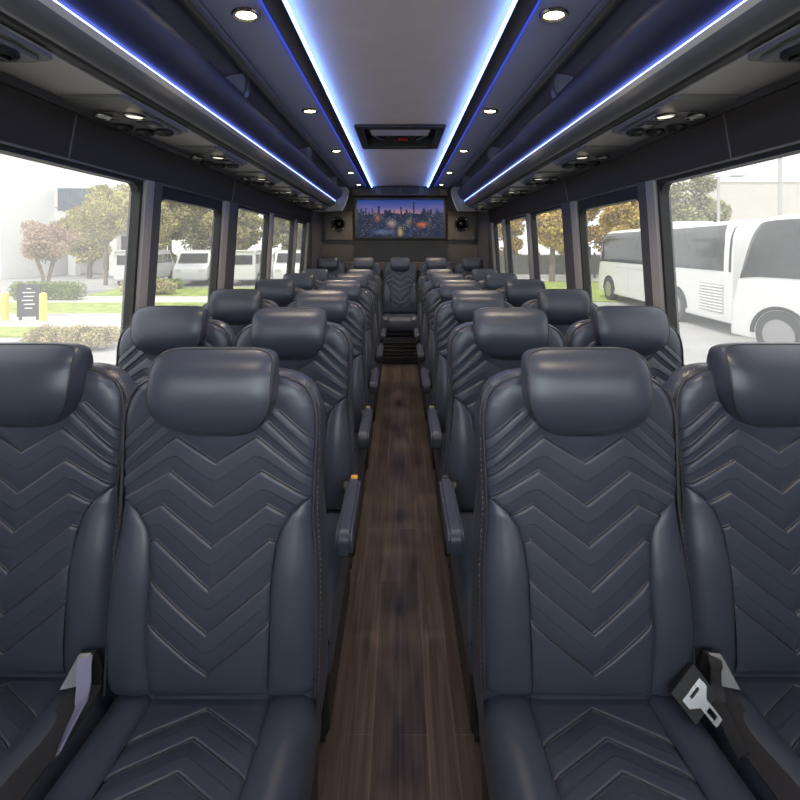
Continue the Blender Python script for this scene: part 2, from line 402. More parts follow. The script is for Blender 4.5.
def back_front(U, W, part):
    e = np.maximum(hw(W) - np.abs(U), 0.0)
    e = np.minimum(e, np.maximum(0.660 - W, 0))
    roll = -0.022 * np.exp(-(e / 0.014))
    lumbar = 0.012 * np.exp(-((W - .17) / .13) ** 2)
    y = TILT * W - lumbar - roll
    bs = bseam(W)
    if part == 'panel':
        h = quilt(U, W, CHEV + SHO)
        seam = np.where(W < WT_TIP + .02, np.abs(np.abs(U) - bs), 9.0)
        h = h - 0.006 * np.exp(-seam / 0.008) * (W < WT_TIP) 
        y = y - h
        y = y - 0.010 * np.exp(-(U / .16) ** 2) * smoothstep(.0, .1, W)
    else:
        width = np.maximum(hw(W) - bs, 1e-4); q = np.clip((np.abs(U) - bs) / width, 0, 1)
        fade = smoothstep(0.40, 0.26, W) if False else 1 - smoothstep(0.24, 0.40, W)
        bul = np.sin(np.pi * np.clip(q, 0, 1) ** 0.75) ** 0.6
        y = y - bul * (0.006 + 0.015 * fade) * np.minimum(1, width / .05) * (0.3 + 0.7 * smoothstep(-0.02, 0.18, W))
    # lowest edge tucks in
    y = y + 0.024 * np.exp(-np.maximum(W - .004, 0) / 0.011)
    return y
def seam_tubes(me, polys, surf, r=0.0013, shift=-.0008):
    """join the dark seam threads of the quilting to the panel mesh as a second material"""
    t = MB()
    for pl in polys:
        pts = []
        for (a, b) in zip(pl[:-1], pl[1:]):
            n = max(2, int(math.hypot(b[0] - a[0], b[1] - a[1]) / .006))
            for i in range(n): pts.append((a[0] + (b[0] - a[0]) * i / n, a[1] + (b[1] - a[1]) * i / n + shift))
        pts.append((pl[-1][0], pl[-1][1] + shift))
        t.tube([surf(u, w) for u, w in pts], r, 6, up=(.13, .37, .21))
    V = [v.co[:] for v in me.vertices]; F = [tuple(p.vertices) for p in me.polygons]; k = len(V); nf = len(F)
    m2 = bpy.data.meshes.new('quilted_panel'); m2.from_pydata(V + [tuple(map(float, v)) for v in t.v], [], F + [tuple(i + k for i in f) for f in t.f]); m2.update()
    m2.polygons.foreach_set('use_smooth', [True] * len(m2.polygons))
    m2.materials.append(M['leather']); m2.materials.append(M['seam_thread'])
    m2.polygons.foreach_set('material_index', [0] * nf + [1] * len(t.f)); return m2
def build_back():
    out = {}
    # quilted panel
    W = np.concatenate([np.linspace(-.05, .60, 520), np.linspace(.60, .655, 36)[1:]])
    S = np.linspace(-1, 1, 180)
    b = bseam(np.clip(W, 0, 1)); b = np.where(W > WT_TIP, hw(W), b)
    U = S[None, :] * b[:, None]; WW = np.repeat(W[:, None], len(S), 1)
    Y = back_front(U, WW, 'panel')
    def sf(u, w): return Vector((u, float(back_front(np.array([u]), np.array([w]), 'panel')[0]) - .0004, w + CH))
    out['quilted_panel'] = seam_tubes(grid_mesh('quilted_panel', np.stack([U, Y, WW + CH], -1)), CHEV + SHO, sf)
    W2 = np.linspace(-.05, WT_TIP, 160); q = np.linspace(0, 1, 30)
    for s, nm in ((-1, 'bl'), (1, 'br')):
        b = bseam(np.clip(W2, 0, 1)); h_ = hw(W2)
        U = s * (b[:, None] + (h_ - b)[:, None] * q[None, :]); WW = np.repeat(W2[:, None], len(q), 1)
        Y = back_front(U, WW, 'bolster')
        out[nm] = grid_mesh('side_bolster', np.stack([U, Y, WW + CH], -1), flip=(s < 0))
    # shell: sides, top and back
    Wo = np.concatenate([np.linspace(-.08, .60, 32), np.array([.607, .615, .623, .631, .637, .643, .647, .651, .655])])
    half = [(float(hw(max(w, 0))), float(w)) for w in Wo]
    outline = [(-u, w) for u, w in half] + [(u, w) for u, w in half[::-1]]
    O = np.array(outline)
    T = np.interp(O[:, 1], [0, .3, .55, .655], [.150, .125, .095, .075])
    rings = []
    yf = TILT * O[:, 1] + 0.018
    cen = np.array([0, .33])
    def off(k): 
        d = O - cen; n = d / np.maximum(np.linalg.norm(d, axis=1, keepdims=True), 1e-6); 
        return O + n * k
    for k, dy in ((0.0, -.004), (.003, .003), (.005, .015), (.006, .035)):
        Q = off(k); rings.append(np.stack([Q[:, 0], yf + dy, Q[:, 1] + CH], -1))
    for k, fr in ((.004, .75), (-.002, .95), (-.014, 1.0)):
        Q = off(k); rings.append(np.stack([Q[:, 0], yf + T * fr + .02 * (fr > .9), Q[:, 1] + CH - .045 * fr * smoothstep(.50, .655, O[:, 1])], -1))
    P = np.array(rings)
    me = grid_mesh('backrest', P, flip=True)
    bm = bmesh.new(); bm.from_mesh(me); bm.verts.ensure_lookup_table()
    n = len(O); last = [bm.verts[(len(rings) - 1) * n + i] for i in range(n)]
    m_ = n // 2
    for i in range(m_ - 1):
        try: bm.faces.new((last[i], last[i + 1], last[n - 2 - i], last[n - 1 - i]))
        except Exception: pass
    bmesh.ops.recalc_face_normals(bm, faces=bm.faces[:])
    for fc in bm.faces: fc.smooth = True
    bm.to_mesh(me); bm.free(); out['backrest'] = me
    # piping cord and stitch line along the edge
    pp = MB(); pts = [Vector((u * 0.995, TILT * w + .008, w + CH)) for u, w in outline if w > 0.0]
    pp.tube(pts, 0.0034, 7, up=(0, 1, 0)); out['piping'] = pp
    st = MB()
    dense = []
    for a, b in zip(pts[:-1], pts[1:]):
        L = (b - a).length; k = max(1, int(L / .0075))
        for i in range(k): dense.append((a.lerp(b, i / k), (b - a).normalized()))
    for p, t in dense:
        o = Vector((p.x * 1.0, 0, p.z - CH - .33)).normalized() * 0.0085
        q = p + o + Vector((0, .007, 0))
        st.tube([q - t * .0024, q + t * .0024], 0.0009, 4, up=(0, 1, 0))
    out['stitching'] = st
    return out

HRW0, HRW1 = 0.534, 0.720        # headrest bottom / top (above the fold)
def headrest_outline(n=96, grow=0.0):
    pts = []
    a, cz = 0.127 + grow, 0.640
    for i in range(n):
        t = 2 * math.pi * i / n
        c, s_ = math.cos(t), math.sin(t)
        if s_ >= 0: ex, rz = 2 / 5.5, HRW1 - cz + grow
        else: ex, rz = 2 / 2.7, cz - HRW0 + grow
        x = a * math.copysign(abs(c) ** (2 / 6.5 if s_ >= 0 else 2 / 2.5), c)
        z = cz + rz * math.copysign(abs(s_) ** (2 / 6.5 if s_ >= 0 else 2 / 2.25), s_)
        pts.append((x, z))
    return pts
def build_headrest():
    O = np.array(headrest_outline()); n = len(O); cz = 0.640
    rings = []
    def roll(w): return 0.042 * np.clip((w - .60) / .12, 0, 1) ** 3.4 + 0.040 * np.clip((.625 - w) / .09, 0, 1.2) ** 2.2
    YF = TILT * .62 - 0.062
    for k in (1e-3, .15, .3, .45, .6, .72, .82, .90, .95, .985, 1.0):
        Q = np.array([0, cz]) + (O - np.array([0, cz])) * k
        puff = 0.012 * (1 - k ** 7)
        rings.append(np.stack([Q[:, 0], YF - puff + roll(Q[:, 1]) + .03 * (Q[:, 1] - cz), Q[:, 1] + CH], -1))
    front_edge = rings[-1].copy()
    for grow, dy in ((.003, .008), (.004, .03), (.002, .06), (-.004, .085), (-.016, .10)):
        Q = np.array(headrest_outline(grow=grow))
        y = front_edge[:, 1] + dy * (1 - 0.35 * np.clip((Q[:, 1] - .66) / .06, 0, 1))
        rings.append(np.stack([Q[:, 0], y, Q[:, 1] + CH - np.clip((Q[:, 1] - .66) / .06, 0, 1) * dy * .10], -1))
    for k in (.8, .4, 1e-3):
        Q = np.array([0, cz]) + (O - np.array([0, cz])) * k
        rings.append(np.stack([Q[:, 0], np.full(n, YF + .125), Q[:, 1] + CH - .01], -1))
    P = np.array(rings); P = np.concatenate([P, P[:, :1]], 1)
    me = grid_mesh('headrest', P)
    bm = bmesh.new(); bm.from_mesh(me); bmesh.ops.remove_doubles(bm, verts=bm.verts[:], dist=1e-5); bmesh.ops.recalc_face_normals(bm, faces=bm.faces[:])
    for fc in bm.faces: fc.smooth = True
    bm.to_mesh(me); bm.free()
    pp = MB(); fe = [Vector(p) + Vector((0, -.001, 0)) for p in front_edge]
    fe = [Vector((p.x * 1.008, p.y + .002, p.z)) for p in fe]
    pp.tube(fe + fe[:1], 0.0022, 7, caps=False, up=(0, 1, 0))
    return me, pp

CL = 0.47                        # cushion length
CCHEV = [[(-.125, .035 + .0635 * k + .045), (0, .005 + .0635 * k), (.125, .035 + .0635 * k + .045)] for k in range(0, 6)]
def cush_top(U, Fw, part):
    z = CH - .012 + 0.035 * np.clip(Fw / .30, 0, 1) ** 1.0
    nose = np.clip((Fw - (CL - .07)) / .07, 0, 1); z = z - 0.05 * nose ** 2.4
    e = np.maximum(.2220 - np.abs(U), 0); z = z - 0.030 * np.exp(-e / .018)
    if part == 'panel':
        h = quilt(U, Fw, CCHEV, A=.0058, sig=.016)
        h = h - .006 * np.exp(-np.abs(np.abs(U) - .125) / .007)
        z = z + h
    else:
        q = np.clip((np.abs(U) - .125) / .097, 0, 1)
        z = z + 0.020 * np.sin(np.pi * q ** .75) ** .6
    return z
def build_cushion():
    out = {}
    Fv = np.linspace(-.05, CL, 360); S = np.linspace(-.125, .125, 90)
    U, FF = np.meshgrid(S, Fv)
    def sf(u, w): return Vector((u, -w, float(cush_top(np.array([u]), np.array([w]), 'panel')[0]) + .0004))
    out['quilted_panel'] = seam_tubes(grid_mesh('quilted_panel', np.stack([U, -FF, cush_top(U, FF, 'panel')], -1), flip=True), [p for p in CCHEV if max(q[1] for q in p) < CL - .01], sf)
    for s, nm in ((-1, 'bl'), (1, 'br')):
        q = np.linspace(.125, .2220, 24)
        U, FF = np.meshgrid(s * q, Fv[::3]); out[nm] = grid_mesh('side_bolster', np.stack([U, -FF, cush_top(U, FF, 'b')], -1), flip=(s > 0))
    # boxing around the cushion
    sh = MB(); n = 60
    path = [(-.2220, .05)] + [(-.2220, -t) for t in np.linspace(0, CL, n)] + [(u, -CL) for u in np.linspace(-.2220, .2220, 20)[1:-1]] + [(.2220, -t) for t in np.linspace(CL, 0, n)] + [(.2220, .05)]
    rings = []
    for k, zz in ((0, None), (.003, -.02), (.004, -.055), (.002, -.10), (-.02, -.125)):
        r = []
        for (x, y) in path:
            top = float(cush_top(np.array([abs(x) - 1e-4]), np.array([-y]), 'b')[0])
            nx = k if abs(x) > .2215 else 0; ny = -k if y <= -CL + 1e-6 else 0
            r.append((x + (nx if x > 0 else -nx), y + ny, top if zz is None else (CH - .02 + zz)))
        rings.append(r)
    for j in range(len(rings[0])):
        rings[1][j] = (rings[1][j][0], rings[1][j][1], min(rings[1][j][2], rings[0][j][2] - .008))
    me = grid_mesh('seat_cushion', np.array(rings), flip=False)
    bm = bmesh.new(); bm.from_mesh(me); bm.verts.ensure_lookup_table(); npth = len(path)
    bm.faces.new([bm.verts[(len(rings) - 1) * npth + i] for i in range(npth)])
    bmesh.ops.recalc_face_normals(bm, faces=bm.faces[:])
    for fc in bm.faces: fc.smooth = True
    bm.to_mesh(me); bm.free(); out['seat_cushion'] = me
    return out

BK = build_back(); HRM, HRP = build_headrest(); CU = build_cushion()
def mesh_only(mb, m, smooth=None):
    o = mb.build('piping', m, smooth=smooth); me = o.data; bpy.data.objects.remove(o); return me
BK['piping'] = mesh_only(BK['piping'], 'piping', 60); BK['stitching'] = mesh_only(BK['stitching'], 'thread'); HRP = mesh_only(HRP, 'piping', 60)
def make_seat(rear=False):
    t = empty('passenger_seat', (0, 0, 0))
    b = link_mesh('backrest', BK['backrest'], 'leather', t)
    link_mesh('quilted_panel', BK['quilted_panel'], 'leather', b)
    link_mesh('side_bolster', BK['bl'], 'leather', b); link_mesh('side_bolster', BK['br'], 'leather', b)
    link_mesh('piping', BK['piping'], 'piping', b); o = link_mesh('stitching', BK['stitching'], 'thread', b); o['label'] = 'pale grey stitching along the backrest edge'
    h = link_mesh('headrest', HRM, 'leather', t); link_mesh('piping', HRP, 'piping', h)
    c = link_mesh('seat_cushion', CU['seat_cushion'], 'leather', t)
    link_mesh('quilted_panel', CU['quilted_panel'], 'leather', c)
    link_mesh('side_bolster', CU['bl'], 'leather', c); link_mesh('side_bolster', CU['br'], 'leather', c)
    base0 = 0.32 - 0.09 if rear else 0.0
    zt = CH - .155
    p = MB(); p.bx(-.212, .212, -.42, .10, max(.10, base0 + .012), zt + .01, .012); p.build('seat_base', 'black_plastic', t)
    for s in (-1, 1):
        l = MB(); l.bx(s * .15 - .025, s * .15 + .025, -.30, .05, base0, .12 if not rear else base0 + .03, .006); l.bx(s * .15 - .04, s * .15 + .04, -.34, .09, base0, base0 + .02, .004)
        l.build('leg', 'black_plastic', t)
    return t
seat = make_seat()
rear_seat = make_seat(True)
def make_armrest(parent, side, capmat):
    """pad beside the aisle; side = -1/+1 direction of the aisle in the seat's own frame"""
    a = MB(); x = side * .240
    prof = []
    for cy, cz_, r_, a0, a1 in ((-.318, .556, .030, 90, 200), (-.318, .540, .032, 200, 275), (-.052, .562, .020, -80, 0), (-.052, .572, .018, 0, 90)):
        for q in np.linspace(a0, a1, 7): prof.append((cy + r_ * math.cos(math.radians(q)), cz_ + r_ * math.sin(math.radians(q))))
    bm = bmesh.new(); n = len(prof)
    lo = [bm.verts.new((x - .023, y, z)) for y, z in prof]; hi = [bm.verts.new((x + .023, y, z)) for y, z in prof]
    bm.faces.new(lo[::-1]); bm.faces.new(hi)
    for i in range(n): bm.faces.new((lo[i], lo[(i + 1) % n], hi[(i + 1) % n], hi[i]))
    bm.normal_update(); cap = [e for e in bm.edges if abs(e.verts[0].co.x - e.verts[1].co.x) < 1e-6]; bmesh.ops.bevel(bm, geom=cap, offset=.009, segments=3, affect='EDGES', clamp_overlap=True)
    a.bm(bm); ao = a.build('armrest', 'leather', parent, smooth=40)
    k = MB(); k.bx(x - .012, x + .012, -.052, -.030, .580, .5945, .004); k2 = k.build('armrest_cap', capmat, ao); 
    if capmat == 'tag_gold': k2['label'] = 'small amber tag on the armrest end'
    p = MB(); p.lathe([(.0, .0), (.020, .0), (.020, .03), (.0, .03)], 20, (side * .206 if side > 0 else side * .206 - .03, -.055, .562), 'X'); p.build('armrest_pivot', 'black_plastic', ao)
ORD = ['front', 'second', 'third', 'fourth', 'fifth', 'sixth']
SX = [(-.853, 'window', 'lawn'), (-.3965, 'aisle', 'lawn'), (.3965, 'aisle', 'parked coaches'), (.853, 'window', 'parked coaches')]
ROWY = [0, .67, 1.36, 2.10, 2.84, 3.60]
SEATS = {}
for k in range(6):
    for j, (x, pos, side) in enumerate(SX):
        o = seat if (k == 0 and j == 0) else copy_tree(seat)
        if k == 0 and j == 0:
            seat_clean = copy_tree(seat); o = seat_clean
        o.location = (x, .95 + ROWY[k] + (.05 if pos == 'window' else 0), 0); SEATS[(k, j)] = o
        tag(o, 'black quilted leather %s seat on the %s side, %s row%s' % (pos, side, ORD[k], ' of the bus' if k == 0 else ' from the front'), 'seat', 'paired passenger seats along the aisle')
for o in list(seat.children_recursive) + [seat]: bpy.data.objects.remove(o)
for k in range(1, 6):
    make_armrest(SEATS[(k, 1)], 1, 'tag_gold' if k == 1 else 'tag_tan' if k == 2 else 'black_plastic')
    make_armrest(SEATS[(k, 2)], -1, 'tag_tan' if k == 2 else 'black_plastic')
names5 = ['in the corner on the lawn side', 'second from the lawn side', 'in the middle facing the aisle', 'second from the parked coaches side', 'in the corner on the parked coaches side']
for j, x in enumerate((-.925, -.4625, 0, .4625, .925)):
    o = rear_seat if j == 0 else copy_tree(rear_seat)
    o.location = (x, 5.86, 0.09)
    tag(o, 'black quilted rear bench seat under the television, ' + names5[j], 'seat', 'five rear bench seats')

# seat belts of the front row (parts of the seats they are bolted to)
def strip(mb, pts, width, thick, wdir=(1, 0, 0)):
    pts = [Vector(p) for p in pts]; V = []; F = []
    for i, p in enumerate(pts):
        t = (pts[min(i + 1, len(pts) - 1)] - pts[max(i - 1, 0)]).normalized(); wd = Vector(wdir[i] if isinstance(wdir, list) else wdir); wd = (wd - t * wd.dot(t)).normalized(); n = t.cross(wd).normalized()
        for a, b in ((-1, -1), (1, -1), (1, 1), (-1, 1)): V.append(p + wd * a * width / 2 + n * b * thick / 2)
    for i in range(len(pts) - 1):
        for k in range(4): F.append((i * 4 + k, i * 4 + (k + 1) % 4, i * 4 + 4 + (k + 1) % 4, i * 4 + 4 + k))
    F += [(3, 2, 1, 0), tuple((len(pts) - 1) * 4 + k for k in range(4))]
    mb.add(V, F)
def at(px, py, d, o):            # point seen at a pixel at depth d, in the frame of seat o
    return Vector(((px - 400) * d / FPX, d, H + (247 - py) * d / FPX)) - o.location
for s, key in ((-1, (0, 0)), (1, (0, 3))):
    o = SEATS[key]; w = MB()
    xin = -s * .196
    pts = [(xin, .0, .47), (xin, -.06, .455), (xin, -.12, .452), (xin, -.25, .468), (xin, -.40, .47), (xin, -.475, .42), (xin, -.485, .33)]
    pts = [(a, b, c_) for (b, c_) in pol([(p[1], p[2]) for p in pts], 6) for a in (xin,)]
    strip(w, pts, .066, .005); belt = w.build('seat_belt', 'webbing', o, smooth=40); belt['label'] = 'wide black seat belt webbing on the cushion edge'
    # grey end clip standing in the fold
    c = MB(); th = .005; q = -s
    tri = [(xin - q * .050, .495 - .035), (xin - q * .012, .53), (xin + q * .012, .532), (xin + q * .004, .515), (xin - q * .002, .47)]
    c.prism(tri, -.045, -.038); c.build('belt_clip', 'grey_clip', belt)['label'] = 'pale grey plastic belt clip'
    c = MB(); c.prism([(xin - q * .056, .452), (xin - q * .016, .525), (xin + q * .016, .527), (xin + q * .032, .49), (xin + q * .03, .452)], -.036, -.026); c.build('belt_cover', 'black_plastic', belt)
    l = MB()
    lp = [(xin + q * .004, -.045, .528), (xin + q * .010, -.058, .520), (xin + q * .018, -.07, .495), (xin + q * .026, -.09, .475), (xin + q * .028, -.13, .462), (xin + q * .034, -.175, .455)]
    wd = [(1, .3, 0), (1, .5, .2), (1, .6, .5), (1, .3, .9), (1, 0, 1.2), (.9, 0, 1.2)]
    lp2 = []; wd2 = []
    for i in range(len(lp) - 1):
        for t in np.linspace(0, 1, 5, endpoint=False):
            lp2.append(tuple(np.array(lp[i]) * (1 - t) + np.array(lp[i + 1]) * t)); wd2.append(tuple(np.array(wd[i]) * (1 - t) + np.array(wd[i + 1]) * t))
    strip(l, lp2, .026, .004, wd2); l.build('belt_strap', 'lilac_strap' if s < 0 else 'webbing', belt, smooth=50)
# silver tongue in a black sleeve between the two seats on the coach side
o = SEATS[(0, 2)]
root = at(700, 700, .90, o)
bk = MB(); ang = math.radians(-38)
R = Matrix.Rotation(math.radians(-28), 3, 'X') @ Matrix.Rotation(ang, 3, 'Y')
def plate(poly, y0, y1): return [tuple(root + R @ Vector((a, y, b))) for y in (y0, y1) for a, b in poly]
def add_plate(poly, y0, y1, name, m, parent, label=None):
    n = len(poly); mb = MB(); mb.add(plate(poly, y0, y1), [tuple(range(n))[::-1], tuple(range(n, 2 * n))] + [(i, (i + 1) % n, n + (i + 1) % n, n + i) for i in range(n)])
    ob = mb.build(name, m, parent)
    if label: ob['label'] = label
    return ob
sleeve = add_plate([(-.036, -.018), (.030, -.018), (.036, .010), (.036, .040), (-.036, .040)], .002, .016, 'belt_buckle', 'black_plastic', o)
mbt = MB()
def ring_plate(mb, polys, y0, y1):
    for poly in polys:
        n = len(poly); mb.add(plate(poly, y0, y1), [tuple(range(n))[::-1], tuple(range(n, 2 * n))] + [(i, (i + 1) % n, n + (i + 1) % n, n + i) for i in range(n)])
ring_plate(mbt, [[(-.028, .022), (.026, .022), (.028, .006), (.010, -.006), (-.010, -.006), (-.028, .006)],
                 [(-.010, -.006), (.010, -.006), (.010, -.016), (-.010, -.016)], [(-.010, -.016), (-.005, -.016), (-.005, -.034), (-.010, -.034)],
                 [(.005, -.016), (.010, -.016), (.010, -.034), (.005, -.034)], [(-.010, -.034), (.010, -.034), (.009, -.042), (-.009, -.042)]], -.003, .001)
tng = mbt.build('belt_tongue', 'silver', sleeve); tng['label'] = 'silver metal seat belt tongue'
add_plate([(-.012, .017), (.012, .017), (.012, .012), (-.012, .012)], -.004, -.0025, 'belt_slot', 'black_plastic', sleeve)

# ------------------------------------------------------------------ overhead racks
BIN = [(.778, .552), (.738, .574), (.708, .604), (.692, .640), (.694, .668), (.710, .690), (.738, .698)]
for s, side in ((-1, 'lawn side'), (1, 'parked coaches side')):
    r = empty('luggage_rack', (s * .90, 1.9, UZ)); 
    tag(r, 'long dark overhead luggage rack with blue light strip, %s' % side, 'luggage rack', 'overhead luggage racks')
    def RB(mb, name, m, smooth=None):
        mb.v = [(v[0] - s * .90, v[1] - 1.9, v[2] - UZ) for v in mb.v]; return mb.build(name, m, r, smooth=smooth)
    YE = 5.50
    b = MB(); fr = pol(BIN, 6)
    b.prism([(x, z + H) for x, z in fr] + [(.752, .690 + H), (.766, .63 + H), (.795, .565 + H), (1.07, .55 + H), (1.07, .535 + H), (.79, .535 + H)], Y0 + .02, YE, mirror=s); RB(b, 'bin_front', 'rack_vinyl', 50)
    b = MB(); b.prism([(.7665, .545 + H), (.7745, .528 + H), (.783, .532 + H), (.783, .552 + H), (.775, .552 + H)], Y0 + .02, YE, mirror=s); RB(b, 'trim_rail', 'bright_metal')
    b = MB(); b.prism([(.7655, .5485 + H), (.7675, .5455 + H), (.772, .549 + H), (.770, .552 + H)], Y0 + .03, YE - .01, mirror=s); o = RB(b, 'light_strip', 'led_rack'); o['label'] = 'glowing blue light strip'
    b = MB(); b.prism([(.7755, .530 + H)] + [(x, z + H) for x, z in pol([(.775, .526), (.788, .506), (.808, .491), (.822, .486)], 5)] + [(.822, .50 + H), (.79, .534 + H)], Y0 + .02, YE, mirror=s); RB(b, 'lower_rail', 'rail_grey', 50)
    b = MB(); b.prism([(.823, .488 + H), (.828, .479 + H), (.846, .474 + H), (.852, .480 + H), (.852, .53 + H), (.823, .53 + H)], Y0 + .02, YE, mirror=s); RB(b, 'dark_channel', 'dark_trim')
    b = MB(); b.bx(s * .852, s * 1.083, Y0 + .02, YE, UZ, UZ + .02); RB(b, 'underside_panel', 'underside')
    for yb in (2.05, 3.55, 5.0):
        b = MB(); pr = pol([(.700, .672), (.690, .70), (.688, .74), (.694, .775)], 5)
        b.prism([(x, z + H) for x, z in pr] + [(.76, .765 + H), (.88, .71 + H), (1.02, .60 + H), (1.03, .57 + H), (.78, .57 + H), (.74, .672 + H)], yb, yb + .035, mirror=s); d = RB(b, 'divider', 'rack_inner', 40)
        e = MB(); pr2 = [(x, z + H) for x, z in pr]; e.prism([(x - .006, z) for x, z in pr2] + [(x + .001, z) for x, z in pr2[::-1]], yb - .004, yb + .039, mirror=s)
        e.v = [(v[0] - s * .90, v[1] - 1.9, v[2] - UZ) for v in e.v]; e.build('divider_edge', 'gunmetal', d, smooth=40)
    b = MB(); cap = pol([(.640, .72), (.618, .66), (.650, .55), (.690, .455), (.73, .435), (1.06, .432)], 6)
    b.prism([(x, z + H) for x, z in cap] + [(1.06, .72 + H)], YE, YE + .10, mirror=s); o = RB(b, 'end_cap', 'end_cap', 40); o['label'] = 'pale grey moulded end cap'

# passenger service panels under the racks
PY = [.92 + .72 * k for k in range(0, 7)]
PORD = ['first', 'second', 'third', 'fourth', 'fifth', 'sixth', 'seventh']
def service_panel():
    t = empty('reading_light_panel', (0, 0, 0))
    b = MB()
    b.v = []; pts = [(-.105, -.21), (-.095, -.225), (.09, -.225), (.105, -.19), (.105, .205), (.095, .215), (-.09, .215), (-.105, .205)]
    b.prism(pts, -.012, 0.0, axis='Z'); b.prism([(x * .82, y * .62 + .06) for x, y in pts], -.024, -.010, axis='Z'); b.build('panel', 'service_panel', t)
    for x, lit in ((-.052, True), (.052, False)):
        z = MB(); z.lathe([(.034, 0), (.036, -.006), (.030, -.009), (.026, -.004)], 22, (x, -.075, -.022)); rg = z.build('lamp_ring', 'chrome_dark', t, smooth=50)
        z = MB(); z.lathe([(.0, -.003), (.026, -.003), (.026, .003), (0, .003)], 20, (x, -.075, -.024)); z.build('lamp_lens', 'lens_lit' if lit else 'lens_dim', rg)['label'] = 'lit reading lamp lens' if lit else 'unlit reading lamp lens'
    for x, y in ((-.055, .12), (.02, .12), (.06, .05)):
        z = MB(); z.lathe([(.031, .0), (.033, -.012), (.026, -.020), (.020, -.016), (.016, -.008), (.010, -.010), (.0, -.012)], 22, (x, y, -.022)); nz = z.build('air_nozzle', 'black_plastic', t, smooth=40)
        z = MB(); z.box((x, y, -.038), (.008, .040, .012), .002); z.build('nozzle_tab', 'black_plastic', nz)
    z = MB(); z.bx(-.085, -.02, -.01, .055, -.030, -.022, .003); z.build('speaker_grille', 'black_plastic', t)
    z = MB(); z.box((-.06, .02, -.031), (.03, .010, .006), .002); z.box((-.06, .04, -.031), (.03, .010, .006), .002); z.build('call_button', 'gunmetal', t)
    return t
spn = service_panel()
first = True
for s, side in ((-1, 'lawn side'), (1, 'parked coaches side')):
    for k, y in enumerate(PY):
        if y > 5.3: continue
        o = spn if first else copy_tree(spn)
        first = False
        o.location = (s * .955, y, UZ)
        o.scale = (s, 1, 1)
        tag(o, 'grey reading light panel under the %s rack, %s from the front' % (side.replace(' side', ''), PORD[k]), 'reading light panel', 'panels under the luggage racks')

# ------------------------------------------------------------------ ceiling lights
DL = [.44, 1.54, 2.63, 3.72, 4.81, 5.72]
def downlight():
    t = empty('ceiling_downlight', (0, 0, 0))
    z = MB(); z.lathe([(.030, .0), (.046, .0), (.048, -.004), (.044, -.010), (.034, -.010), (.031, -.004)], 28); z.build('bezel', 'chrome_dark', t, smooth=40)
    z = MB(); z.lathe([(.0, -.006), (.020, -.007), (.031, -.004), (.031, .0), (0, .0)], 24); z.build('lens', 'lamp_lens', t, smooth=40)['label'] = 'glowing warm white lens'
    return t
dl0 = downlight(); first = True
for s, side in ((-1, 'lawn side'), (1, 'parked coaches side')):
    for k, y in enumerate(DL):
        if k == 0: 
            pass
        o = dl0 if first else copy_tree(dl0); first = False
        zz = CZ - .014 - .010 * (.515 - .444) / .184
        o.location = (s * .515, y, zz - .001); o.rotation_euler = (0, s * math.radians(3.1), 0)
        tag(o, 'round recessed warm downlight in the ceiling, %s, %s from the front' % (side, PORD[k]), 'ceiling light', 'recessed ceiling downlights')
        L = bpy.data.lights.new('downlight_beam', 'SPOT'); L.energy = 3.0; L.color = (1.0, .80, .56); L.spot_size = math.radians(120); L.spot_blend = .6; L.shadow_soft_size = .025
        lo = bpy.data.objects.new('downlight_beam', L); COL.objects.link(lo); lo.parent = o; lo.location = (0, 0, -.045)
for s, side in ((-1, 'lawn side'), (1, 'parked coaches side')):
    z = MB(); z.prism([(.3595, -.017), (.366, -.014), (.366, -.030), (.3595, -.027)], 0, 6.04 - Y0, mirror=1)
    z.v = [(s * v[0], v[1], v[2]) for v in z.v]
    o = z.build('led_strip', 'led_white'); o.location = (0, Y0 + .02, CZ)
    tag(o, 'glowing blue white light strip along the ceiling edge, %s' % side, 'light strip', 'ceiling light strips')

    z = MB(); z.prism([(.4405, -.022), (.4430, -.023), (.4430, -.015), (.4405, -.015)], 0, 6.04 - Y0)
    z.v = [(s * v[0], v[1], v[2]) for v in z.v]
    o = z.build('edge_light', 'led_edge'); o.location = (0, Y0 + .02, CZ)
    tag(o, 'thin deep blue light line between dark cove and downlight panel, %s' % side, 'light strip', 'blue edge lights')

# roof hatch
t = empty('roof_hatch', (0, 3.33, CZ)); tag(t, 'dark framed emergency roof hatch in the grey ceiling', 'roof hatch')
z = MB()
for (x0, x1, y0, y1) in ((-.30, .30, -.335, -.27), (-.30, .30, .27, .335), (-.30, -.245, -.27, .27), (.245, .30, -.27, .27)): z.bx(x0, x1, y0, y1, -.022, .0, .006)
z.build('frame', 'dark_trim', t)
z = MB(); z.bx(-.29, .29, -.30, .30, .055, .07); z.bx(-.292, -.28, -.30, .30, 0, .06); z.bx(.28, .292, -.30, .30, 0, .06); z.bx(-.29, .29, .295, .307, 0, .06); z.bx(-.29, .29, -.307, -.295, 0, .06); z.build('well', 'black_plastic', t)
z = MB(); z.box((0, -.05, .020), (.42, .30, .014), .006, Matrix.Rotation(math.radians(6), 3, 'X').to_euler()); z.build('lid', 'hatch_lid', t)
z = MB(); z.bx(-.012, .06, .17, .19, .012, .03, .004); z.build('handle', 'red_lever', t)['label'] = 'small red release lever'
for s in (-1, 1):
    z = MB(); z.tube([(s * .20, .10, .03), (s * .13, .20, .02)], .008, 8); z.build('strut', 'gunmetal', t)
z = MB(); z.bx(-.11, .11, .15, .21, .03, .05, .006); z.build('latch', 'black_plastic', t)

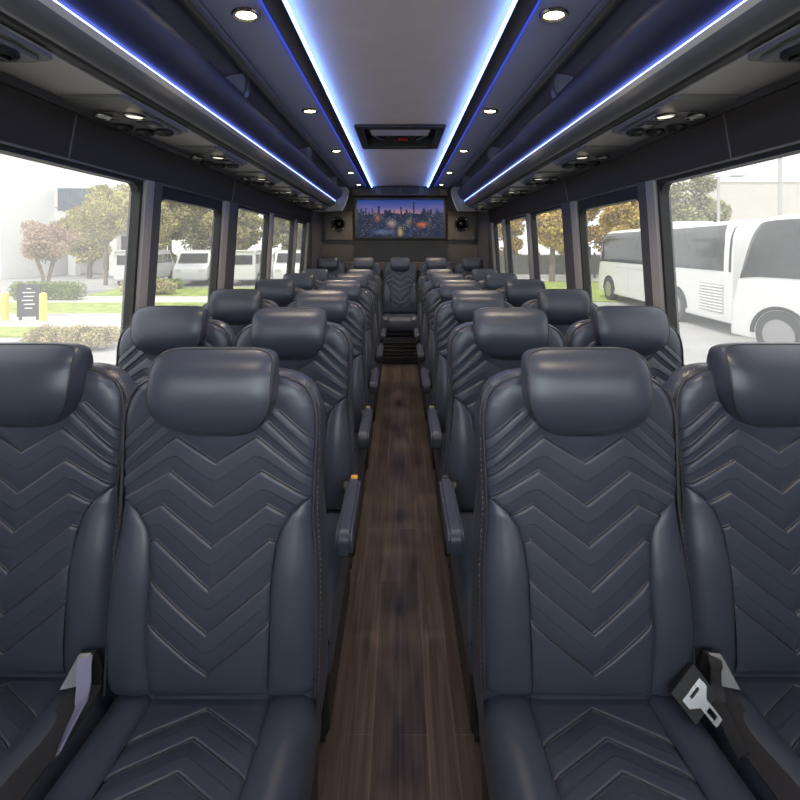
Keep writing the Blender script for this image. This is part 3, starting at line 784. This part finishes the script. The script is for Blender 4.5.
# ------------------------------------------------------------------ rear wall fittings
tvd = 5.98
def TX(px): return (px - 400) * tvd / FPX
def TZ(py): return H + (247 - py) * tvd / FPX
t = empty('television', (0, 6.02, TZ(238))); tag(t, 'wide flat television showing a dusk city skyline on the rear wall', 'television')
def TB(mb, name, m, parent=None, **k):
    mb.v = [(v[0], v[1] - 6.02, v[2] - TZ(238)) for v in mb.v]; return mb.build(name, m, parent or t, **k)
z = MB(); z.bx(TX(354.5), TX(446), tvd + .004, tvd + .05, TZ(239), TZ(197.5), .006); TB(z, 'bezel', 'black_plastic')
z = MB(); z.bx(-.3, .3, tvd + .05, 6.149, TZ(230), TZ(206)); TB(z, 'bracket', 'black_plastic')
# screen image
NX, NY = 260, 114
scr = np.zeros((NY, NX, 3)); yy, xx = np.mgrid[0:NY, 0:NX]; v = yy / (NY - 1); u = xx / (NX - 1)
hz = .62
sky_top = np.array([.05, .13, .36]); sky_mid = np.array([.20, .20, .42]); sky_low = np.array([.62, .36, .34])
g = np.clip((v - hz) / (1 - hz), 0, 1)[..., None]
warm = np.exp(-((u - .48) / .30) ** 2)[..., None]
low = sky_low * warm + np.array([.16, .16, .36]) * (1 - warm)
scr = np.where(g > .45, sky_mid + (sky_top - sky_mid) * (g - .45) / .55, low + (sky_mid - low) * g / .45)
city = np.array([.012, .025, .07])
prof = hz + .02 * np.sin(np.arange(NX) * .13) + RNG.random(NX) * .02
x = 0
while x < NX:
    wdt = int(RNG.integers(2, 7)); hgt = RNG.random() ** 3 * .16
    prof[x:x + wdt] += hgt; x += wdt
for cx, hh, ww in ((.10, .16, 5), (.25, .22, 6), (.51, .20, 4), (.655, .32, 5), (.78, .12, 6), (.92, .15, 5), (.38, .12, 6)):
    a = int(cx * NX); prof[a - ww // 2:a + ww // 2 + 1] = np.maximum(prof[a - ww // 2:a + ww // 2 + 1], hz + hh)
below = v < prof[None, :]
scr = np.where(below[..., None], city + RNG.random((NY, NX, 1)) ** 3 * np.array([.03, .055, .12]), scr)
co = RNG.random((12, 22)); co = co[np.clip((yy / NY * 11.99).astype(int), 0, 11), np.clip((xx / NX * 21.99).astype(int), 0, 21)]
lights = (RNG.random((NY, NX)) > .86 + .14 * co) & below
tint = np.where(RNG.random((NY, NX, 1)) > .5, np.array([.75, .72, .68]), np.where(RNG.random((NY, NX, 1)) > .4, np.array([.35, .55, .85]), np.array([.9, .5, .2])))
scr = np.where(lights[..., None], tint * (RNG.random((NY, NX, 1)) ** 2 * 1.0 + .05), scr)
for cx, cy, sx, sy, colr, amp in ((.40, .36, .05, .11, (.62, .50, .42), .8), (.24, .50, .03, .10, (.75, .35, .15), .6), (.75, .32, .06, .07, (.85, .30, .08), .8), (.50, .12, .025, .14, (.70, .55, .18), .9), (.30, .12, .12, .06, (.35, .40, .55), .6), (.60, .40, .04, .10, (.6, .5, .3), .5)):
    wgt = amp * np.exp(-((u - cx) / sx) ** 2 - ((v - cy) / sy) ** 2)[..., None] * RNG.random((NY, NX, 1)) ** .5
    scr = scr * (1 - wgt * below[..., None]) + np.array(colr) * wgt * below[..., None]
XS = np.linspace(TX(357), TX(443.6), NX + 1); ZS = np.linspace(TZ(236.5), TZ(200), NY + 1)
P = np.stack([np.repeat(XS[None], NY + 1, 0), np.full((NY + 1, NX + 1), tvd), np.repeat(ZS[:, None], NX + 1, 1)], -1)
scr = np.clip(scr, 0, 1) ** 1.5 * np.where(below[..., None], 1.5, 1.15)
P = P - np.array([0, 6.02, TZ(238)])
me = grid_mesh('screen', P, smooth=False)
ca = me.color_attributes.new('picture', 'FLOAT_COLOR', 'CORNER')
fc = np.concatenate([scr.reshape(-1, 3), np.ones((NX * NY, 1))], 1); ca.data.foreach_set('color', np.repeat(fc, 4, 0).ravel())
m = bpy.data.materials.new('screen_picture'); m.use_nodes = True; b = m.node_tree.nodes['Principled BSDF']; b.inputs['Base Color'].default_value = (.01, .01, .01, 1); b.inputs['Roughness'].default_value = .3
at_ = m.node_tree.nodes.new('ShaderNodeAttribute'); at_.attribute_name = 'picture'
m.node_tree.links.new(at_.outputs['Color'], b.inputs['Emission Color']); b.inputs['Emission Strength'].default_value = .29; b.inputs['Specular IOR Level'].default_value = .12; M['screen_picture'] = m
link_mesh('screen', me, 'screen_picture', t)['label'] = 'lit screen with a city at dusk'
# air return box above the television
t = empty('air_return_box', (0, 6.0, RZ(196, 5.95))); tag(t, 'brown air return box with dark grilles above the television', 'air vent')
def VB(mb, name, m, parent=None):
    mb.v = [(v[0], v[1] - 6.0, v[2] - RZ(196, 5.95)) for v in mb.v]; return mb.build(name, m, parent or t)
z = MB(); z.bx(RX(352, 5.95), RX(448, 5.95), 5.95, 6.149, RZ(195.5, 5.95), CZ - .03, .006); VB(z, 'housing', 'rear_vinyl')
for (a, b_) in ((358, 376), (381, 399), (401, 419), (424, 441)):
    z = MB(); z.bx(RX(a, 5.94), RX(b_, 5.94), 5.944, 5.952, RZ(194, 5.94), RZ(187, 5.94), .002); g_ = VB(z, 'grille', 'black_plastic')
    z = MB()
    for q in range(4): zz = RZ(193 - q * 1.6, 5.94); z.bx(RX(a + .7, 5.94), RX(b_ - .7, 5.94), 5.938, 5.944, zz, zz + .006)
    z.v = [(v_[0], v_[1] - 6.0, v_[2] - RZ(196, 5.95)) for v_ in z.v]; z.build('slat', 'dark_trim', g_)
for s, side in ((-1, 'lawn side'), (1, 'parked coaches side')):
    cx = s * (400 - 338.5) * 6.08 / FPX; cz = RZ(224, 6.08)
    t = empty('loudspeaker', (cx, 6.13, cz)); tag(t, 'square rear wall speaker panel with round black cone, %s of the television' % side, 'speaker', 'rear wall speakers')
    z = MB(); z.bx(-.185, .185, -.02, .02, RZ(240, 6.08) - cz, RZ(211, 6.08) - cz, .006); z.build('panel', 'rear_vinyl', t)
    z = MB(); z.lathe([(.098, -.02), (.100, -.034), (.086, -.038), (.080, -.028)], 32, axis='Y'); z.build('ring', 'speaker_black', t, smooth=40)
    z = MB(); z.lathe([(.080, -.028), (.070, -.036), (.062, -.028), (.030, -.014 - .01), (.026, -.03), (.012, -.040), (0, -.042)], 32, axis='Y'); z.build('cone', 'speaker_black', t, smooth=40)
    for q in range(4):
        a = math.pi / 4 + q * math.pi / 2; z = MB(); z.lathe([(0, -.042), (.005, -.041), (.006, -.036)], 10, (.091 * math.cos(a), 0, .091 * math.sin(a)), 'Y'); z.build('screw', 'bright_metal', t)
# grille in the step
t = empty('step_grille', (0, 5.42, .02)); tag(t, 'dark louvred heater grille in the step at the end of the aisle', 'vent')
z = MB(); z.bx(-.21, .21, -.012, -.001, .0, .275, .003); z.build('backplate', 'black_plastic', t)
for q in range(5):
    z = MB(); z.box((0, -.022, .055 + q * .045), (.37, .026, .006), .002, Matrix.Rotation(math.radians(-38), 3, 'X').to_euler()); z.build('louvre', 'step_metal', t)

# ------------------------------------------------------------------ outdoors
def gp(px, py, hcam=H - GZ):
    d = hcam * FPX / (py - 247); return ((px - 400) * d / FPX, d)
def slab(name, pts, m, z0=GZ, h=.03):
    mb = MB(); mb.prism(pts, z0, z0 + h, axis='Z'); return struct(mb.build(name, m))
g = MB(); g.bx(-120, 120, -60, 160, GZ - .2, GZ); struct(g.build('ground', 'asphalt'))
slab('lawn', [(-40, 11.2), (-9.4, 11.6), (-10.2, 13.0), (-40, 12.6)], 'grass')
slab('sidewalk', [(-40, 13.0), (-6, 13.0), (-6, 15.0), (-40, 15.0)], 'concrete')
slab('lawn', [(-40, 15.1), (-6.0, 15.1), (-6.5, 18.6), (-40, 18.6)], 'grass', h=.04)
slab('sidewalk', [(-40, 18.7), (-4, 18.7), (-4, 21.0), (-40, 21.0)], 'concrete')
slab('lawn', [(-14.5, 21.1), (-5.5, 21.1), (-6.0, 25.5), (-15.5, 25.5)], 'grass', h=.04)
slab('lawn', [(4, 19), (20, 19), (22, 30), (4.5, 30)], 'grass', h=.04)
slab('sidewalk', [(3, 30.2), (30, 30.2), (30, 33), (3, 33)], 'concrete', h=.05)
slab('kerb', [(-40, 15.0), (-6, 15.0), (-6, 15.12), (-40, 15.12)], 'concrete', h=.10)

def leaf_mesh(name, blobs, n, size, flat=.75):
    """blobs: (cx,cy,cz,rx,ry,rz)"""
    vol = np.array([b[3] * b[4] * b[5] for b in blobs]); pick = RNG.choice(len(blobs), n, p=vol / vol.sum())
    B = np.array(blobs)[pick]
    d = RNG.normal(size=(n, 3)); d /= np.linalg.norm(d, axis=1, keepdims=True); r = RNG.random(n) ** (1 / 2.4)
    c = B[:, :3] + d * r[:, None] * B[:, 3:]
    a = RNG.normal(size=(n, 3)); a /= np.linalg.norm(a, axis=1, keepdims=True)
    b = np.cross(a, RNG.normal(size=(n, 3))); b /= np.linalg.norm(b, axis=1, keepdims=True)
    sz = size * (.6 + .8 * RNG.random(n))[:, None]
    V = np.stack([c - a * sz, c - b * sz * .5, c + a * sz, c + b * sz * .5], 1).reshape(-1, 3)
    F = np.arange(4 * n).reshape(n, 4)
    me = bpy.data.meshes.new(name); me.from_pydata(V.tolist(), [], F.tolist()); me.update(); return me
def tree(x, y, h, rad, m, label, n=5000, trunk=.16, base=None, leaf=.16, stems=1, crown0=.34):
    t = empty('tree', (x, y, GZ)); tag(t, label, 'tree', 'trees outside the bus windows')
    tr = MB()
    for k in range(stems):
        a = 2 * math.pi * k / max(stems, 1); sp_ = 0 if stems == 1 else .5
        tr.tube([(0, 0, 0), (sp_ * .4 * math.cos(a) + .05, sp_ * .4 * math.sin(a), h * .25), (sp_ * 1.2 * math.cos(a), sp_ * 1.2 * math.sin(a), h * .55), (sp_ * 1.6 * math.cos(a) + .1, sp_ * 1.6 * math.sin(a), h * .82)], [trunk, trunk * .8, trunk * .5, trunk * .15], 9)
    for k in range(7):
        a = RNG.random() * 6.28; z0 = h * (.36 + .35 * RNG.random()); L = rad * (.5 + .4 * RNG.random())
        tr.tube([(0, 0, z0), (L * .5 * math.cos(a), L * .5 * math.sin(a), z0 + L * .35), (L * math.cos(a), L * math.sin(a), z0 + L * .6)], [trunk * .4, trunk * .25, .02], 7)
    tr.build('trunk', 'bark', t, smooth=60)
    bl = []
    zc = h * (1 + crown0) / 2; hz_ = h * (1 - crown0) / 2
    for k in range(22):
        d = RNG.normal(size=3); d /= np.linalg.norm(d); r = RNG.random() ** .5 * .72
        q = rad * (.24 + .20 * RNG.random()); bl.append((d[0] * rad * r, d[1] * rad * r, zc + d[2] * hz_ * r, q, q, q * .8))
    link_mesh('foliage', leaf_mesh('foliage', bl, n, leaf), m, t)
    return t
tree(-16.9, 21.9, 3.9, 1.35, 'leaf_rust', 'small rust coloured tree with several stems behind the clipped hedge', 10000, .07, leaf=.055, stems=4)
tree(-17.6, 27.5, 6.8, 1.9, 'leaf_olive', 'pale olive tree on the lawn in front of the white building', 14000, .12, leaf=.07, crown0=.30)
tree(-13.8, 24.6, 6.6, 1.9, 'leaf_olive', 'olive tree beside the first window pillar on the lawn side', 14000, .12, leaf=.07, crown0=.26)
row = [(-22.6, 33.5, 8.0, 2.3, 'leaf_olive', 'olive tree behind the vans, close to the white building'), (-17.8, 35.5, 9.0, 2.5, 'leaf_olive', 'olive tree behind the vans, beside the big window pillar'),
       (-14.2, 40.5, 10.0, 2.6, 'leaf_olive', 'olive tree behind the vans near the middle of the second window'), (-12.4, 34.5, 9.0, 2.3, 'leaf_olive', 'olive tree behind the vans at the rear edge of the second window'),
       (-9.6, 39.5, 10.0, 2.4, 'leaf_green', 'green tree behind the van in the third window'), (-7.8, 34.5, 9.0, 2.1, 'leaf_green', 'green tree between the third and fourth windows'),
       (-5.2, 39.0, 10.0, 2.4, 'leaf_green', 'green tree at the far end of the van row'),
       (-19.2, 45.0, 11.0, 3.6, 'leaf_green', 'tall green tree far behind the vans, beside the white building'), (-11.6, 47.5, 12.0, 3.4, 'leaf_green', 'tall green tree far behind the vans, filling the second window')]
for a in row: tree(*a, 12000, .18, leaf=.14, crown0=-.04)
row = [(9.9, 30.0, 8.6, 2.3, 'leaf_yellow', 'yellow autumn tree with a pale trunk on the grass verge', .24), (5.6, 35.5, 9.0, 2.0, 'leaf_yellow', 'yellow autumn tree behind the verge near the rear wall', .12),
       (9.4, 39.5, 10.0, 2.6, 'leaf_yellow', 'yellow autumn tree behind the dark rail fence', .08), (13.4, 35.2, 9.6, 2.3, 'leaf_yellow', 'yellow autumn tree behind the verge, beyond the pale trunked one', .12),
       (14.6, 29.6, 8.4, 2.2, 'leaf_yellow', 'yellow autumn tree beyond the front of the far coach', .2), (17.6, 37.0, 10.0, 2.8, 'leaf_yellow', 'tall yellow tree rising above the far coach', .1),
       (19.6, 30.5, 8.4, 2.3, 'leaf_green', 'green tree standing behind the far coach roof', .2), (22.6, 36.5, 8.3, 2.6, 'leaf_green', 'green tree beside the beige warehouse', .2)]
for a in row: tree(*a[:6], 12000, .2, leaf=.125, crown0=a[6] - .14)

def bush(name, x, y, w_, d_, h_, m, label, cat, n=3500, leaf=.06, box=False):
    bl = []
    k = 14
    for i in range(k):
        bl.append(((i / (k - 1) - .5) * w_, (RNG.random() - .5) * d_ * .3, h_ * .5, w_ / k * 1.6, d_ * .5, h_ * (.5 if box else .35 + .2 * RNG.random())))
    o = link_mesh(name, leaf_mesh(name, bl, n, leaf), m); o.location = (x, y, GZ); tag(o, label, cat); return o
hd = MB(); 
bush('hedge', -15.0, 19.6, 2.6, .8, .85, 'hedge', 'long clipped green hedge behind the dark sign', 'hedge', 12000, .035, True)
bush('shrub', -12.0, 22.0, 2.2, 1.2, .75, 'dry_shrub', 'grey green shrub on the lawn in front of the vans', 'shrub')
bush('shrub', -7.3, 10.3, 1.5, .9, .55, 'dry_shrub', 'dry straw coloured shrub at the kerb near the big window', 'shrub', 10000, .03)
bush('shrub', -12.6, 24.6, 1.6, .9, .6, 'hedge', 'low green bush under the olive tree', 'shrub')

# dark sign between two yellow bollards
X, D = gp(24, 318); D = 14.2; X = -11.45
t = empty('sign_board', (X, D, GZ + .03), 0.25); tag(t, 'dark grey notice sign standing on the grass between yellow posts', 'sign')
z = MB(); z.box((0, 0, .60), (.62, .07, 1.0), .01); z.build('panel', 'sign_dark', t)
z = MB(); z.bx(-.26, -.20, -.03, .03, 0, .2); z.bx(.20, .26, -.03, .03, 0, .2); z.build('foot', 'sign_dark', t)
z = MB()
for q, (a, b_) in enumerate(((-.05, .07), (-.16, .18), (-.13, .15), (-.17, .12), (-.12, .17), (-.1, .1))): z.bx(a, b_, -.042, -.034, .95 - q * .12, .985 - q * .12)
z.build('lettering', 'white_letters', t)
for sx, wh in ((-.62, 'farther from'), (.55, 'closer to')):
    z = MB(); z.lathe([(0, 0), (.10, 0), (.10, .78), (.085, .83), (.04, .86), (0, .87)], 16); o = z.build('bollard', 'yellow_paint', smooth=40)
    o.location = (X + sx, D - .15, GZ + .03); tag(o, 'yellow bollard by the dark sign, the one %s the window pillar' % wh, 'bollard', 'yellow bollards')

# white office building
t = empty('office_building', (-30, 36, GZ)); tag(t, 'bright white office building with tall glazing beyond the lawn', 'building')
z = MB(); z.bx(-14, 2.2, -4, 6, 0, 12); z.bx(2.2, 7.2, 1.0, 8, 3.6, 7.4); z.bx(2.2, 7.2, 4.0, 8, 0, 3.6); z.build('wall', 'white_wall', t)
for x in (3.6, 6.9):
    z = MB(); z.bx(x - .3, x + .3, 1.0, 1.6, 0, 3.6); z.build('column', 'white_wall', t)
for a in (2.5, 3.6, 4.7):
    z = MB(); z.bx(a, a + 1.05, .94, 1.0, 5.2, 7.0); z.build('window', 'facade_glass', t)
for a in (4.3, 5.5):
    z = MB(); z.bx(a, a + .9, 3.9, 3.99, .3, 3.2); z.build('window', 'dark_glass', t)
for a in (-11, -8, -5):
    z = MB(); z.bx(a, a + 1.8, -4.06, -4.0, 1.0, 3.0); z.build('window', 'facade_glass', t)
# beige warehouse
t = empty('warehouse', (43.8, 42, GZ)); tag(t, 'plain beige warehouse behind the parked coaches', 'building')
z = MB(); z.bx(-15, 25, 0, 20, 0, 8.2); z.build('wall', 'beige_wall', t); z = MB(); z.bx(-15.1, 25.1, -.1, .3, 8.2, 8.5); z.build('parapet', 'white_wall', t)
for a in (-8, 2): 
    z = MB(); z.bx(a, a + 3, -.08, 0, 0, 3.5); z.build('door', 'white_paint', t)
# light poles
def pole(x, y, h, heads, label):
    t = empty('light_pole', (x, y, GZ)); tag(t, label, 'light pole', 'parking light poles')
    z = MB(); z.tube([(0, 0, 0), (0, 0, h)], [.11, .07], 12); z.build('pole', 'pole_grey', t, smooth=60)
    z = MB(); z.lathe([(0, 0), (.28, 0), (.28, .5), (0, .5)], 16); z.build('footing', 'concrete', t)
    if heads:
        for s in (-1, 1):
            z = MB(); z.tube([(0, 0, h - .1), (s * .9, 0, h)], .035, 8); z.box((s * 1.05, 0, h), (.7, .35, .12), .03); z.build('lamp_head', 'pole_grey', t)
pole(18.0, 26.0, 6.3, True, 'parking lot light pole with two lamp heads behind the coaches')
pole(18.6, 22.5, 11.5, False, 'tall slim grey pole rising behind the near coach')

# coaches
def wheel(parent, x, y, r=.5, w_=.28, side=1):
    z = MB(); z.lathe([(r * .62, -w_ / 2), (r * .94, -w_ / 2), (r, -w_ / 2 + .04), (r, w_ / 2 - .04), (r * .94, w_ / 2), (r * .62, w_ / 2), (r * .62, -w_ / 2)], 32, (x, y, r), 'X'); wo = z.build('wheel', 'tyre', parent, smooth=40)
    z = MB(); e = side; z.lathe([(0, e * (w_ / 2 - .01)), (r * .2, e * (w_ / 2 - .01)), (r * .24, e * (w_ / 2 - .06)), (r * .5, e * (w_ / 2 - .07)), (r * .62, e * (w_ / 2 - .005)), (r * .64, e * (w_ / 2 + .006))], 28, (x, y, r), 'X'); 
    for q in range(10):
        a = q * .628; z.lathe([(0, e * (w_ / 2 - .035)), (.025, e * (w_ / 2 - .04)), (.025, e * (w_ / 2 - .07))], 8, (x, y + r * .37 * math.cos(a), r + r * .37 * math.sin(a)), 'X')
    z.build('hub', 'rim_metal', wo)
def coach(name_loc, rz, L, label, grille_end=False, hgt=3.05, wheels=(2.4, 8.0)):
    """local frame: visible side at x=0 facing -x, length along +y from 0, front end at y=L"""
    t = empty('coach_bus', name_loc, rz); tag(t, label, 'bus', 'white coaches parked outside')
    W = 2.5
    nst = 44; ys = np.concatenate([np.linspace(0, .25, 6), np.linspace(.25, L - 1.2, 28)[1:], np.linspace(L - 1.2, L, 14)[1:]])
    sec = pol([(0.04, .34), (0.0, .45), (0.0, 1.55), (.03, 2.3), (.10, hgt - .28), (.30, hgt - .06), (.70, hgt), (W / 2, hgt + .01)], 5)
    ring = sec + [(W - x, z) for x, z in sec[::-1][1:]]
    def warp(x, y, z):
        fq = max(0, (y - (L - 1.2)) / 1.2); rq = max(0, (.25 - y) / .25); top = (z - .34) / (hgt - .34)
        k = 1 - .10 * fq ** 3 - .04 * rq ** 2
        return (W / 2 + (x - W / 2) * k, y - (fq ** 2) * .715 * max(0, top - .25), .34 + (z - .34) * (1 - .06 * fq ** 2.5 - .02 * rq ** 2))
    P = []
    for y in ys:
        fq = max(0, (y - (L - 1.2)) / 1.2); rq = max(0, (.25 - y) / .25)
        row = []
        for x, z in ring:
            top = (z - .34) / (hgt - .34)
            yy = y - (fq ** 2) * .55 * max(0, top - .25) * 1.3
            k = 1 - .10 * fq ** 3 - .04 * rq ** 2
            zz = .34 + (z - .34) * (1 - .06 * fq ** 2.5 - .02 * rq ** 2)
            row.append((W / 2 + (x - W / 2) * k, yy, zz))
        P.append(row)
    P = np.array(P); me = grid_mesh('body', P)
    bm = bmesh.new(); bm.from_mesh(me); bm.verts.ensure_lookup_table(); n = len(ring)
    bm.faces.new([bm.verts[i] for i in range(n)]); bm.faces.new([bm.verts[(len(ys) - 1) * n + i] for i in range(n)][::-1])
    for r_ in range(len(ys) - 1): bm.faces.new((bm.verts[r_ * n], bm.verts[r_ * n + n - 1], bm.verts[(r_ + 1) * n + n - 1], bm.verts[(r_ + 1) * n]))
    bmesh.ops.recalc_face_normals(bm, faces=bm.faces[:])
    for fc in bm.faces: fc.smooth = len(fc.verts) == 4
    bm.to_mesh(me); bm.free(); link_mesh('body', me, 'white_paint', t)
    # glazed side band
    for sgn, X0 in ((-1, 0), (1, W)):
        zs = np.linspace(1.66, hgt - .14, 14); yv = np.concatenate([np.linspace(.05, L - 1.2, 20), np.linspace(L - 1.2, L - .06, 14)[1:]])
        def bx_(z): return float(np.interp(z, [p[1] for p in sec], [p[0] for p in sec]))
        P = np.array([[warp(bx_(z) - .014 if sgn < 0 else W - bx_(z) + .014, y, z) for y in yv] for z in zs])
        sw = link_mesh('side_window', grid_mesh('side_window', P), 'dark_glass', t); sw['label'] = 'dark glazed window band'
        if sgn < 0:
            for yb in np.arange(1.9, L - 1.5, 1.75):
                z = MB(); z.add([(bx_(zz) - .016, yb + q, zz) for zz in (1.66, 2.3, 2.6, hgt - .2) for q in (0, .035)], [(0, 1, 3, 2), (2, 3, 5, 4), (4, 5, 7, 6)]); z.build('window_bar', 'black_rubber', sw)
    ws = MB(); ws.add([(.22, L - .16, 1.35), (W - .22, L - .16, 1.35), (W - .34, L - .60, hgt - .42), (.34, L - .60, hgt - .42)], [(0, 1, 2, 3)])
    ws.v = [(a, b + .06, c_) for a, b, c_ in ws.v]; ws.build('windscreen', 'dark_glass', t)
    for yw in wheels:
        wheel(t, .10, yw, .50, .28, -1); wheel(t, W - .10, yw, .50, .28, 1)
        z = MB(); pts = [(yw + .60 * math.cos(a), .48 + .60 * math.sin(a)) for a in np.linspace(0, math.pi, 17)] ; inn = [(yw + .53 * math.cos(a), .48 + .53 * math.sin(a)) for a in np.linspace(math.pi, 0, 17)]
        z.prism(pts + inn, -.03, .04, axis='X'); z.build('wheel_arch', 'black_rubber', t, smooth=40)
    # luggage bay lines
    z = MB()
    for yb in np.arange(wheels[0] + .9, wheels[-1] - .7, 1.3): z.bx(-.006, .01, yb, yb + .02, .5, 1.45)
    z.bx(-.006, .01, wheels[0] + .9, wheels[-1] - .7, 1.45, 1.47); z.build('bay_door', 'pole_grey', t)
    if grille_end:
        z = MB(); z.bx(-.012, .02, .30, 1.35, .55, 1.30); gr = z.build('engine_grille', 'pole_grey', t)
        z = MB()
        for q in range(9): z.box((-.016, .825, .60 + q * .08), (.02, 1.0, .03), 0, Matrix.Rotation(.5, 3, 'Y').to_euler())
        z.build('louvre', 'white_paint', gr)
    if grille_end:
     z = MB(); z.tube([(.1, L - .5, hgt - .5), (-.10, L + .05, hgt - .5), (-.28, L + .1, hgt - .62)], .03, 8); z.box((-.28, L + .1, hgt - .98), (.20, .12, .60), .05); z.build('mirror', 'black_rubber', t)
    z = MB(); z.bx(W / 2 - .6, W / 2 + .6, L * .4, L * .4 + 1.4, hgt - .01, hgt + .14, .04); z.build('roof_unit', 'white_paint', t)
    z = MB(); z.bx(.2, .6, L - .02, L + .02, .75, .95, .01); z.bx(W - .6, W - .2, L - .02, L + .02, .75, .95, .01); z.build('headlamp', 'bright_metal', t)
    return t
coach((8.35, 11.6, GZ), -math.atan2(.65, 9.4), 9.6, 'white coach parked farther back, its front end beyond the second window', True, 3.0, (2.6, 8.0))
# near coach: front end (y=L) near the far coach, tail towards the viewer
L2 = 11.5
e = Vector((7.35, 10.35, GZ)); dirn = Vector((.24, -.97, 0)).normalized()
st_ = e + dirn * L2
ang = math.atan2(-(-dirn).x, (-dirn).y)
coach(tuple(st_), ang, L2, 'white coach with chrome wheel hub filling the big window on its side', False, 2.98, (2.8, 10.35))
# vans
def van(x, y, rz, label, mirror=False):
    t = empty('van', (x, y, GZ), rz); tag(t, label, 'van', 'white vans parked beyond the lawn')
    prof = pol([(-2.6, .35), (-2.62, 1.0), (-2.55, 1.9), (-2.3, 2.08), (0.9, 2.08), (1.35, 1.95), (1.95, 1.28), (2.55, 1.08), (2.7, .8), (2.68, .35)], 4)
    b = MB(); bm = bmesh.new(); n = len(prof)
    lo = [bm.verts.new((x_, -.92, z_)) for x_, z_ in prof]; hi = [bm.verts.new((x_, .92, z_)) for x_, z_ in prof]
    bm.faces.new(lo); bm.faces.new(hi[::-1])
    for i in range(n): bm.faces.new((lo[i], hi[i], hi[(i + 1) % n], lo[(i + 1) % n]))
    bmesh.ops.bevel(bm, geom=[e_ for e_ in bm.edges if abs(e_.verts[0].co.y - e_.verts[1].co.y) < 1e-6], offset=.07, segments=2, affect='EDGES')
    b.bm(bm); b.build('body', 'white_paint', t, smooth=40)
    for a, c_ in ((-2.35, -1.35), (-1.2, -.2), (-.05, .75)):
        for s in (-1, 1):
            z = MB(); z.bx(a, c_, s * .925 - .01, s * .925 + .01, 1.28, 1.82, .01); z.build('side_window', 'dark_glass', t)
    for s in (-1, 1):
        z = MB(); z.prism([(.88, 1.28), (1.72, 1.28), (1.30, 1.82), (.88, 1.82)], s * .925 - .01, s * .925 + .01); z.build('side_window', 'dark_glass', t)
    z = MB(); z.add([(1.44, -.76, 1.88), (1.44, .76, 1.88), (1.93, .80, 1.34), (1.93, -.80, 1.34)], [(0, 1, 2, 3)]); z.v = [(a + .03, b_, c_ + .02) for a, b_, c_ in z.v]; z.build('windscreen', 'dark_glass', t)
    z = MB(); z.bx(-2.64, -2.60, -.75, .75, 1.25, 1.80, .01); z.build('rear_window', 'dark_glass', t)
    for xx in (-1.7, 1.75):
        for s in (-1, 1):
            z = MB(); z.lathe([(0, -.11), (.22, -.11), (.34, -.11), (.36, -.08), (.36, .08), (.34, .11), (.22, .11), (0, .11)], 22, (xx, s * .86, .36), 'Y'); w_ = z.build('wheel', 'tyre', t, smooth=40)
            z = MB(); z.lathe([(0, s * .12), (.10, s * .125), (.20, s * .115), (.21, s * .10)], 18, (xx, s * .86, .36), 'Y'); z.build('hub', 'pole_grey', w_)
    z = MB(); z.bx(-2.66, 2.74, -.90, .90, .34, .46, .03); z.build('bumper', 'pole_grey', t)
    z = MB(); z.bx(2.60, 2.72, -.80, -.5, .82, 1.0, .02); z.bx(2.60, 2.72, .5, .80, .82, 1.0, .02); z.build('headlamp', 'bright_metal', t)
    return t
van(-15.9, 29.0, math.radians(100), 'white van in the second window, beside the big window pillar')
van(-12.7, 29.2, math.radians(-78), 'white van with dark windows near the middle of the second window')
van(-9.7, 29.4, math.radians(97), 'white van standing end on in the third window')
van(-7.0, 29.8, math.radians(-80), 'white van seen in the fourth narrow window')
# dark fence behind the verge
t = empty('fence', (10, 33.2, GZ)); tag(t, 'dark rail fence behind the yellow trees', 'fence')
z = MB(); z.bx(-8, 14, 0, .06, .3, 1.7); z.build('panel', 'fence_dark', t)
for q in range(12):
    z = MB(); z.bx(-8 + q * 2, -7.9 + q * 2, -.05, .09, 0, 1.9); z.build('post', 'fence_dark', t)
